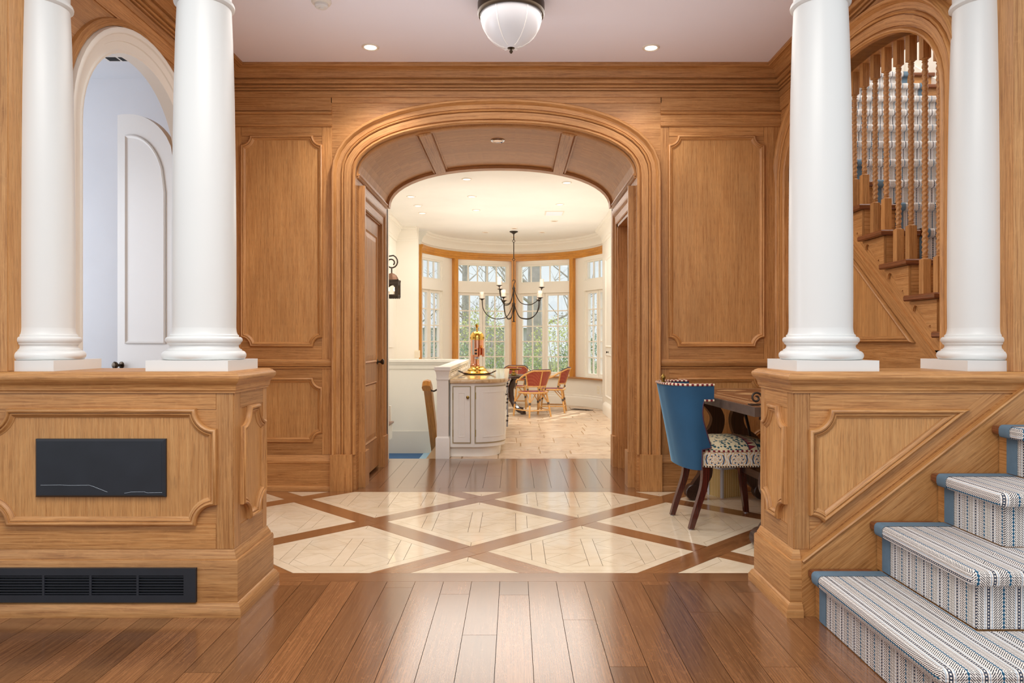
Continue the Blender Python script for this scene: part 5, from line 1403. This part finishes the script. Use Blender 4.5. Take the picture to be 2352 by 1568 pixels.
# ------------------------------------------------------------------ lantern
ln = empty('wall_lantern', 'pierced dark metal lantern hanging from a scroll bracket, two bulbs lit', 'lantern', (-1.74, 10.5, 1.84))
sp_ = []
for i in range(13): sp_.append((-.22+.16*i/12, .18+.0*i, 0))
hk = [(-.215, 0, .46)]+[(-.03+.0+ .0, 0, 0)]*0
cx_, cz_, pts = -.02, .52, []
pts = [(-.218, 0, .565), (-.15, 0, .592), (-.08, 0, .60)]
for k in range(1, 24):
    t = math.radians(95-k*24); rr = .105*(1-k/30)
    pts.append((-.052+.012*k/24+rr*math.cos(t), 0, .515-.02*k/24+rr*math.sin(t)))
MB().tube(pts[:24], .0105, 8).build('scroll_bracket', 'iron', ln)
MB().tube([(-.045, 0, .42), (-.045, 0, .355)], .011, 8).build('hanger', 'iron', ln)
L0 = Vector((-.045, 0, 0))
MB().lathe([(.105, .235), (.100, .262), (.088, .292), (.068, .322), (.04, .343), (.012, .352), (.012, .36), (0, .362)], L0, 10).build('dome', 'rust', ln, angle=10)
hw = .105
for s1, s2 in ((1, 1), (1, -1), (-1, 1), (-1, -1)):
    MB().box(L0.x+s1*hw-.008, s2*hw-.008, .0, L0.x+s1*hw+.008, s2*hw+.008, .255, Z).build('corner_post', 'iron', ln)
for q, (ex, ey) in enumerate(((1, 0), (0, 1), (-1, 0), (0, -1))):
    e1 = Vector((ex, ey, 0)); nn = Vector((ey, -ex, 0)); fr = (L0+nn*hw, e1, Z, nn)
    # pierced side: frame with arched opening
    m = MB(); a_ = .062; cv = sarch(0, a_, .12, .062, 2.0, 12)
    arch_wall(m, fr, -hw, hw, .235, [(u, v) for u, v in cv], -.003, .003, .035)
    m.prism(rect(-hw, 0, hw, .036), fr, -.003, .003)
    m.prism(rect(-hw-.012, .228, hw+.012, .25), fr, -.004, .008)
    m.build('pierced_side', 'iron', ln)
    sc_ = MB()
    for k in range(8): sc_.lathe([(.0135, -.003), (.0135, .003)], fr3(fr, -hw+.013+k*.0262, -.004, 0), 12, axis=nn)
    sc_.build('scalloped_edge', 'iron', ln)
MB().box(L0.x-.1, -.1, .0, L0.x+.1, .1, .006).build('floor_plate', 'iron', ln)
for s in (-1, 1):
    b = MB().lathe([(.012, .02), (.014, .03), (.012, .035), (.012, .09)], L0+X*(s*.042), 12).build('candle_sleeve', 'candle', ln)
    MB().lathe([(.008, .09), (.014, .105), (.013, .12), (.006, .14), (0, .15)], L0+X*(s*.042), 12).build('bulb', 'bulb', b)
    MB().tube([L0+Vector((s*.042, 0, .02)), L0+Vector((s*.02, 0, .012)), L0+Vector((0, 0, .03))], .005, 6).build('bulb_arm', 'iron', ln)

# ------------------------------------------------------------------ kitchen ceiling fittings, plates, register
K_ = 1.9*1650
for px, py, lab in ((928, 425, 'lit kitchen downlight nearest the lantern wall, first from the arch'), (1072, 411, 'kitchen downlight nearest the arch, over the peninsula'), (1302, 419, 'kitchen downlight nearest the arch on the cupboard side'),
                    (944, 451, 'second kitchen downlight along the lantern wall'), (1084, 451, 'second kitchen downlight above the peninsula'), (1286, 469, 'kitchen downlight just in front of the square ceiling grille'),
                    (960, 472, 'third kitchen downlight along the lantern wall'), (970, 489, 'fourth kitchen downlight along the lantern wall'), (1094, 482, 'third kitchen downlight above the peninsula'),
                    (1273, 507, 'kitchen downlight just behind the square ceiling grille'), (1115, 533, 'downlight left of the chandelier canopy'), (1181, 524, 'downlight directly in front of the chandelier canopy'), (1245, 533, 'downlight right of the chandelier canopy'),
                    (1180, 543.5, 'downlight behind the chandelier stem')):
    d = K_/(783-py-.0); x_ = (px-1180)*d/1650
    downlight(x_, d, KC, .062, lab, 'kitchen downlights', emit=py < 500, power=9 if py < 500 else 0)
def grille(x_, y_, lab):
    o = empty('ceiling_grille', lab, 'grille', (x_, y_, KC), group='kitchen ceiling grilles')
    MB().box(-.14, -.16, -.008, .14, .16, 0).build('frame', 'white_ring', o)
    for k in range(7): MB().box(-.12, -.135+k*.045-.012, -.012, .12, -.135+k*.045+.012, -.008).build('slat', 'ceiling', o)
d = K_/(783-489); grille((1273-1180)*d/1650, d, 'square white air grille in the kitchen ceiling between two downlights')
d = K_/(783-392); grille((1303-1180)*d/1650, d, 'white air grille in the kitchen ceiling close behind the oak arch')
sw = empty('switch_plate', 'cream switch plate on the pale wall beside the first window', 'switch', (-1.61, KY1, .985))
MB().box(-.045, -.008, -.06, .045, 0, .06).build('plate', 'plate', sw)
for s in (-1, 1):
    for k in range(4): MB().box(s*.018-.008, -.012, -.04+k*.022, s*.018+.008, -.008, -.026+k*.022).build('button', 'white_ring', sw)
for th, lab in ((68.5, 'socket plate under the bay sill, the one further from the corner'), (75, 'switch plate under the bay sill, the one nearer the cupboards')):
    t = math.radians(th); p = arcp(t, R); e = (arcp(t, 1)-arcp(t, 0)).normalized()
    o = empty('wall_plate', lab, 'plate', (p.x, p.y, .33), rz=-t, group='plates under the bay sill')
    MB().box(-.04, -.007, -.065, .04, .003, .065).build('cover', 'plate', o)
    for z_ in (-.028, .028): MB().box(-.016, -.010, z_-.016, .016, -.007, z_+.016).build('socket', 'cream_trim', o)
fg = empty('floor_register', 'dark slotted floor register in the stone paving by the bay wall', 'register', (1.19, 12.55, .001), rz=math.radians(-38))
MB().box(-.2, -.06, 0, .2, .06, .006).build('frame', 'bronze', fg)
for k in range(9): MB().box(-.17+k*.038, -.045, .006, -.148+k*.038, .045, .008).build('slot', 'shade_black', fg)

# ------------------------------------------------------------------ trestle desk behind the right low wall
DZ = .83
dk = empty('trestle_desk', 'inlaid wooden trestle desk with scroll supports standing behind the blue chair', 'desk', (1.655, 4.815, 0), rz=math.radians(3.5))
dm = MB().box(-.365, -.80, DZ-.052, .365, .80, DZ, Y); dm.build('table_top', 'desk_edge', dk)
MB().box(-.352, -.787, DZ, .352, .787, DZ+.0022, Y).build('top_field', 'desk_top', dk)
for (a, b, c, d_) in ((-.27, -.74, -.262, .74), (.262, -.74, .27, .74), (-.27, -.74, .27, -.732), (-.27, .732, .27, .74), (-.30, -.77, -.297, .77), (-.20, -.30, .20, -.293), (-.20, .293, .20, .30), (-.20, -.30, -.193, .30), (.193, -.30, .20, .30)):
    MB().box(a, b, DZ+.0022, c, d_, DZ+.0034).build('inlay_line', 'inlay', dk)
for k in range(4):
    y_ = -.52+k*.35
    MB().prism([(0, -.08), (.11, 0), (0, .08), (-.11, 0)], frame((0, y_, 0), X, Y), DZ+.0023, DZ+.0036, Y).build('inlay_lozenge', 'inlay', dk)
def scroll(pts, w):
    out = []
    for i in range(len(pts)-1):
        p0, p1, p2, p3 = [Vector(pts[max(0, min(len(pts)-1, i+o_))]) for o_ in (-1, 0, 1, 2)]
        for k in range(5):
            t = k/5; out.append(.5*((2*p1)+(-p0+p2)*t+(2*p0-5*p1+4*p2-p3)*t*t+(-p0+3*p1-3*p2+p3)*t**3))
    out.append(Vector(pts[-1])); return out
for yy in (-.64, .64):
    for s in (-1, 1):
        pth = [(.255, DZ-.055), (.15, .735), (.075, .63), (.10, .515), (.19, .44), (.215, .36), (.175, .28), (.17, .19), (.235, .10), (.27, .045)]
        ws = scroll(pth, 0)
        m = MB(); L = len(ws); hw_ = .042; vs = []
        for i, p in enumerate(ws):
            t = (ws[min(i+1, L-1)]-ws[max(i-1, 0)]).normalized(); nn = Vector((-t.y, t.x)); wd = hw_*(.8+.5*math.sin(PI*i/(L-1)))
            for a, dd_ in ((-wd, -.03), (wd, -.03), (wd, .03), (-wd, .03)):
                q = p+nn*a; vs.append((s*q.x, yy+dd_, max(.0, q.y)))
        fs = [(i*4+k, i*4+(k+1) % 4, (i+1)*4+(k+1) % 4, (i+1)*4+k) for i in range(L-1) for k in range(4)]+[(0, 1, 2, 3), tuple(range(L*4-1, L*4-5, -1))]
        m.add(vs, fs, None, Z); m.build('scroll_leg', 'dark_wood', dk)
        MB().lathe([(0, -.036), (.055, -.036), (.06, -.03), (.06, .03), (.055, .036), (0, .036)], (s*.262, yy, .061), 24, axis=Y).build('scroll_foot', 'dark_wood', dk)
    MB().prism([(-.20, .40), (-.19, .34), (-.13, .275), (0, .245), (.13, .275), (.19, .34), (.20, .40)], (Vector((0, yy, 0)), X, Z, -Y), -.035, .035, X).build('support_bowl', 'dark_wood', dk)
MB().box(-.045, -.64, .285, .045, .64, .335, Y).build('stretcher', 'dark_wood', dk)
for s in (-1, 1): MB().tube([(.03, s*.12, .32), (.03, s*.20, .42), (.03, s*.28, .58), (.03, s*.36, .70), (.03, s*.44, .775)], .011, 8).build('iron_stay', 'iron', dk)
hb = empty('scroll_bookend', 'small dark wrought iron scroll ornament standing on the desk', 'ornament', (1.392, 4.12, DZ+.0036))
pts = []
for k in range(30):
    t = k/29*2.6*PI; rr = .034*(1-k/36); pts.append((rr*math.cos(t)+.0, rr*math.sin(t)*.2, .04+rr*math.sin(t)))
MB().tube(pts, .006, 8).build('scroll', 'iron', hb); MB().box(-.04, -.03, 0, .04, .03, .006).build('base_plate', 'iron', hb)

fb_ = empty('patterned_box', 'small cream and gold patterned box under the desk with pale blue corners', 'box', (1.66, 5.60, 0), rz=math.radians(24))
MB().box(-.11, -.075, .0, .11, .075, .215, Z).build('body', 'box_print', fb_)
for s1 in (-1, 1):
    for s2 in (-1, 1): MB().box(s1*.11-.009, s2*.075-.009, 0, s1*.11+.009, s2*.075+.009, .217, Z).build('corner_strip', 'box_corner', fb_)
MB().box(-.114, -.079, .215, .114, .079, .228, X).build('lid', 'box_corner', fb_)

# ------------------------------------------------------------------ blue velvet chair
bc = empty('velvet_chair', 'blue velvet barrel-back chair with printed seat pulled up to the desk', 'chair', (1.372, 4.79, 0), rz=math.radians(5.3))
for s in (-1, 1):
    for nm, tx, bx, by in (('r', -.165, -.262, .19), ('f', .235, .275, .215)):
        pth = [(tx, s*by*.96, .41), (tx-.01 if nm == 'r' else tx+.008, s*by*.97, .28), (bx+.035 if nm == 'r' else bx-.012, s*by, .12), (bx, s*by, .006)]
        m = MB(); ws = scroll(pth, 0); vs = []; L = len(ws)
        for i, p in enumerate(ws):
            h = .024-.008*i/(L-1)
            for a, b in ((-h, -h), (h, -h), (h, h), (-h, h)): vs.append((p.x+a, p.y+b, p.z))
        m.add(vs, [(i*4+k, i*4+(k+1) % 4, (i+1)*4+(k+1) % 4, (i+1)*4+k) for i in range(L-1) for k in range(4)]+[(0, 1, 2, 3), tuple(range(L*4-1, L*4-5, -1))], None, Z)
        lg = m.build('leg', 'mahogany', bc)
        MB().lathe([(.014, 0), (.014, .006)], (bx, s*by, 0), 12).build('glide', 'steel', lg)
def seat_out(g=0):
    P = []; a, b = .275+g, .245+g; n = 40
    for k in range(n):
        t = 2*PI*k/n; c_, s_ = math.cos(t), math.sin(t)
        P.append((.035+a*math.copysign(abs(c_)**.45, c_), b*math.copysign(abs(s_)**.45, s_)*(1+.04*c_)))
    return P
so = seat_out(); n = len(so); m = MB(); per = [0]
for k in range(n): q = so[(k+1) % n]; per.append(per[-1]+math.hypot(q[0]-so[k][0], q[1]-so[k][1]))
for k in range(n):
    k2 = (k+1) % n
    m.add([(*so[k], .40), (*so[k2], .40), (*so[k2], .50), (*so[k], .50)], [(0, 1, 2, 3)], [[(per[k], 0), (per[k+1], 0), (per[k+1], .1), (per[k], .1)]])
m.add([(*p, .40) for p in so], [tuple(reversed(range(n)))])
m.build('apron', 'apron', bc, angle=60)
m = MB(); rings = []
for f, z_ in ((1.0, .50), (.985, .515), (.93, .532), (.8, .55), (.55, .565), (.25, .572), (.0, .574)):
    rings.append([(.035+(x_-.035)*f, y_*f, z_) for x_, y_ in so])
for a, b in zip(rings[:-1], rings[1:]): m.add(a+b, [(k, (k+1) % n, n+(k+1) % n, n+k) for k in range(n)])
m.build('seat_cushion', 'leopard', bc, angle=70)
MB().tube([(*p, .503) for p in so], .0065, 8, closed=True).build('seat_piping', 'piping', bc)
nl = MB()
for k in range(110):
    d_ = per[-1]*k/110; i = max(j for j in range(n+1) if per[j] <= d_+1e-9); i = min(i, n-1); t = (d_-per[i])/max(1e-6, per[i+1]-per[i])
    p = Vector((*so[i], .405)).lerp(Vector((*so[(i+1) % n], .405)), t); nrm = Vector((p.x-.035, p.y, 0)).normalized()
    nl.lathe([(.0062, 0), (.0045, .003), (0, .0045)], p, 6, axis=nrm)
nl.build('nailhead_trim', 'bronze', bc, kind='stuff')
# barrel back shell
def back_u(z, inner=0):
    """plan polyline of the shell at height z, near wing -> back -> far wing"""
    f = (z-.40)/.52
    xb = -.30-.105*f+inner*.05
    w = .238+.022*f-inner*.045
    kn = [(.38, -.21), (.515, -.21), (.525, -.15), (.60, -.175), (.70, -.205), (.78, -.215), (.8245, -.20), (.8255, -.135), (.93, -.135)]
    xe = next(a[1]+(b_[1]-a[1])*(z-a[0])/(b_[0]-a[0]) for a, b_ in zip(kn[:-1], kn[1:]) if a[0] <= z <= b_[0])
    rc = .205-inner*.045; P = []
    P.append((xe, -w))
    for k in range(4): P.append((xe+(-.222-xe)*(k+1)/4, -w))
    for k in range(1, 9):
        t = PI/2*k/8; rx = -.222-.105*0-xb-inner*.0; P.append((xb+rx-rx*math.sin(t), -w+rc-rc*math.cos(t)))
    for k in range(1, 6): P.append((xb, (-w+rc)+(2*(w-rc))*k/6))
    Q = [(x_, -y_) for x_, y_ in reversed(P[:13])]
    return P+Q
zl_ = [.385, .40, .45, .514, .526, .56, .60, .65, .70, .75, .80, .8245, .8255, .86, .905, .92]
OUT = [back_u(z_) for z_ in zl_]; INN = [back_u(z_, 1) for z_ in zl_]
m = MB(); K = len(OUT[0])
for lay, fl in ((OUT, 0), (INN, 1)):
    for i in range(len(zl_)-1):
        for k in range(K-1):
            m.add([(*lay[i][k], zl_[i]), (*lay[i][k+1], zl_[i]), (*lay[i+1][k+1], zl_[i+1]), (*lay[i+1][k], zl_[i+1])], [(0, 1, 2, 3) if not fl else (3, 2, 1, 0)])
for i in range(len(zl_)-1):
    for k in (0, K-1):
        m.add([(*OUT[i][k], zl_[i]), (*INN[i][k], zl_[i]), (*INN[i+1][k], zl_[i+1]), (*OUT[i+1][k], zl_[i+1])], [(0, 1, 2, 3)])
for i in (0, len(zl_)-1):
    for k in range(K-1):
        m.add([(*OUT[i][k], zl_[i]), (*OUT[i][k+1], zl_[i]), (*INN[i][k+1], zl_[i]), (*INN[i][k], zl_[i])], [(0, 1, 2, 3)])
bk = m.build('backrest', 'velvet', bc, angle=50)
import bmesh
_bm = bmesh.new(); _bm.from_mesh(bk.data); bmesh.ops.remove_doubles(_bm, verts=_bm.verts, dist=1e-5); bmesh.ops.recalc_face_normals(_bm, faces=_bm.faces); _bm.to_mesh(bk.data); _bm.free()
bk.data.polygons.foreach_set('use_smooth', [True]*len(bk.data.polygons)); bk.data.set_sharp_from_angle(angle=math.radians(50))
MB().tube([(*p, .924) for p in OUT[-1]], .0075, 8).build('back_piping', 'piping', bc)
MB().tube([(*p, .924) for p in INN[-1]], .0065, 8).build('back_piping', 'piping', bc)
for k in (0, -1):
    MB().tube([(*OUT[11][k], .826), (-.135, OUT[11][k][1], .826)], .007, 8).build('wing_piping', 'piping', bc)
    MB().tube([(OUT[i][k][0]+.003, OUT[i][k][1]*1.005, zl_[i]) for i in range(0, 12)], .004, 6).build('wing_welt', 'leather', bc)
hl = MB().lathe([(.016, 0), (.018, .006), (.010, .012), (.013, .022), (.017, .034), (.013, .045), (.006, .052), (.004, .058), (0, .060)], (-.385, 0, .926), 16).build('back_finial', 'old_brass', bc)

# ------------------------------------------------------------------ garden beyond the bay
gd = MB().box(-30, 14.6, -1.0, 30, 60, -.5).build('ground_garden', 'ground', kind='structure')
rg_ = random.Random(3)
def leaf_cloud(cx, cy, cz, rx, ry, rz_, n, s, seed):
    r = random.Random(seed); m = MB()
    for _ in range(n):
        while True:
            a, b, c = r.uniform(-1, 1), r.uniform(-1, 1), r.uniform(-1, 1)
            if .25 < a*a+b*b+c*c < 1: break
        p = Vector((cx+a*rx, cy+b*ry, max(-.5, cz+c*rz_))); u = Vector((r.uniform(-1, 1), r.uniform(-1, 1), r.uniform(-1, 1))).normalized(); v = u.orthogonal().normalized(); k = s*r.uniform(.6, 1.4)
        m.add([p-u*k, p+v*k*.45, p+u*k, p-v*k*.45], [(0, 1, 2, 3)])
    return m
def shrub(x, y, h, w, mat, label, seed, n=2200, s=.034):
    o = empty('garden_shrub', label, 'shrub', (x, y, -.5), group='shrubs beyond the bay windows')
    r = random.Random(seed)
    st_ = MB()
    for k in range(9):
        a = r.uniform(0, 2*PI); q = r.uniform(.2, .9)*w*.5
        st_.tube([(0, 0, 0), (q*.5*math.cos(a), q*.5*math.sin(a), h*.45), (q*math.cos(a), q*math.sin(a), h*r.uniform(.7, .98))], [.018, .011, .004], 5)
    st_.build('stems', 'twig', o)
    leaf_cloud(0, 0, h*.55, w*.5, w*.4, h*.48, n, s, seed+1).build('foliage', mat, o, kind='stuff', smooth=False)
spots = [(-3.4, 18.0, 2.2, 2.2, 'leaf_b', 'grey green shrub seen through the first bay window'), (-1.6, 17.2, 1.8, 1.9, 'leaf_c', 'low dark green shrub behind the espresso machine'), (-.75, 19.2, 2.6, 2.2, 'leaf_a', 'yellow green shrub rising behind the left middle window'),
         (.0, 17.6, 1.7, 1.5, 'leaf_b', 'mid green shrub behind the central oak post'), (1.2, 19.1, 2.3, 1.9, 'leaf_a', 'yellow flowering shrub in the right middle window'), (1.75, 16.6, 1.9, 1.5, 'leaf_c', 'dark green shrub in the lower right middle window'),
         (3.3, 18.4, 2.4, 2.2, 'leaf_a', 'yellow green shrub in the last bay window'), (-1.5, 23.4, 3.2, 3.0, 'leaf_d', 'tall twiggy brown shrub behind the left windows'), (2.5, 23.6, 3.0, 3.2, 'leaf_d', 'tall twiggy brown shrub behind the right windows'), (4.2, 20.5, 3.2, 3.0, 'leaf_b', 'tall green shrub beyond the last window')]
for i, (x_, y_, h, w, mt, lab) in enumerate(spots): shrub(x_, y_, h, w, mt, lab, 40+i*7)
def tree(x, y, h, r0, label, seed, ivy=0):
    o = empty('garden_tree', label, 'tree', (x, y, -.5), group='bare trees beyond the bay windows')
    r = random.Random(seed); lean = r.uniform(-.04, .04)
    MB().tube([(lean*h*t*.3, 0, h*t) for t in (0, .1, .3, .5, .7, .85, 1)], [r0*1.25, r0, r0*.85, r0*.7, r0*.5, r0*.3, r0*.1], 10).build('trunk', 'bark', o)
    b = MB()
    for k in range(11):
        z0 = h*r.uniform(.22, .9); a = r.uniform(0, 2*PI); l = r.uniform(.25, .5)*h*.5; d_ = Vector((math.cos(a), math.sin(a), r.uniform(.3, 1.0)))
        p0 = Vector((lean*z0*.3, 0, z0)); p1 = p0+d_*l*.5; p2 = p0+d_*l+Z*l*.15
        b.tube([p0, p1, p2], [r0*.2, r0*.11, r0*.03], 5)
        for j in range(7):
            q = p0.lerp(p2, r.uniform(.3, .9)); dd_ = Vector((r.uniform(-1, 1), r.uniform(-1, 1), r.uniform(0, 1.2)))*l*.4
            b.tube([q, q+dd_*.5, q+dd_+Z*.05*l], [r0*.06, r0*.035, r0*.012], 4)
    b.build('branches', 'twig', o)
    if ivy: leaf_cloud(0, -.05, h*.3, r0*1.5, r0*1.4, h*.3, ivy, .06, seed+2).build('ivy_leaves', 'leaf_c', o, kind='stuff', smooth=False)
for i, (x_, y_, h, r0, lab, iv) in enumerate([(.62, 21.5, 9, .26, 'thick grey trunk in the right middle window', 0), (-2.9, 20.0, 8, .17, 'grey trunk seen through the first window at left', 0), (-.15, 26.0, 9, .14, 'ivy-clad forked tree behind the left middle transom', 260), (2.2, 27.0, 9, .18, 'bare tree standing behind the right middle transom', 0),
        (-1.9, 29.0, 9, .20, 'distant bare tree in the left middle window', 0), (5.0, 25.0, 9, .22, 'bare tree seen through the last window', 0), (-1.2, 32.0, 8, .12, 'slim bare tree behind the lantern-side middle window', 0)]):
    tree(x_, y_, h, r0, lab, 300+i, iv)
hs = empty('far_house', 'pale grey neighbouring house half hidden behind the garden trees', 'house', (-2.6, 36, -.5))
MB().box(-4, 0, 0, 4, 5, 2.4).build('wall', 'house_wall', hs)
MB().add([(-4.4, -.4, 2.35), (4.4, -.4, 2.35), (4.4, 5.4, 2.35), (-4.4, 5.4, 2.35), (-3.4, 2.5, 3.7), (3.4, 2.5, 3.7)], [(0, 1, 5, 4), (2, 3, 4, 5), (1, 2, 5), (3, 0, 4), (3, 2, 1, 0)]).build('roof', 'house_roof', hs)
for k in range(3): MB().box(-3+k*2.2, -.03, .7, -2.1+k*2.2, .02, 1.9).build('window', 'chrome', hs)
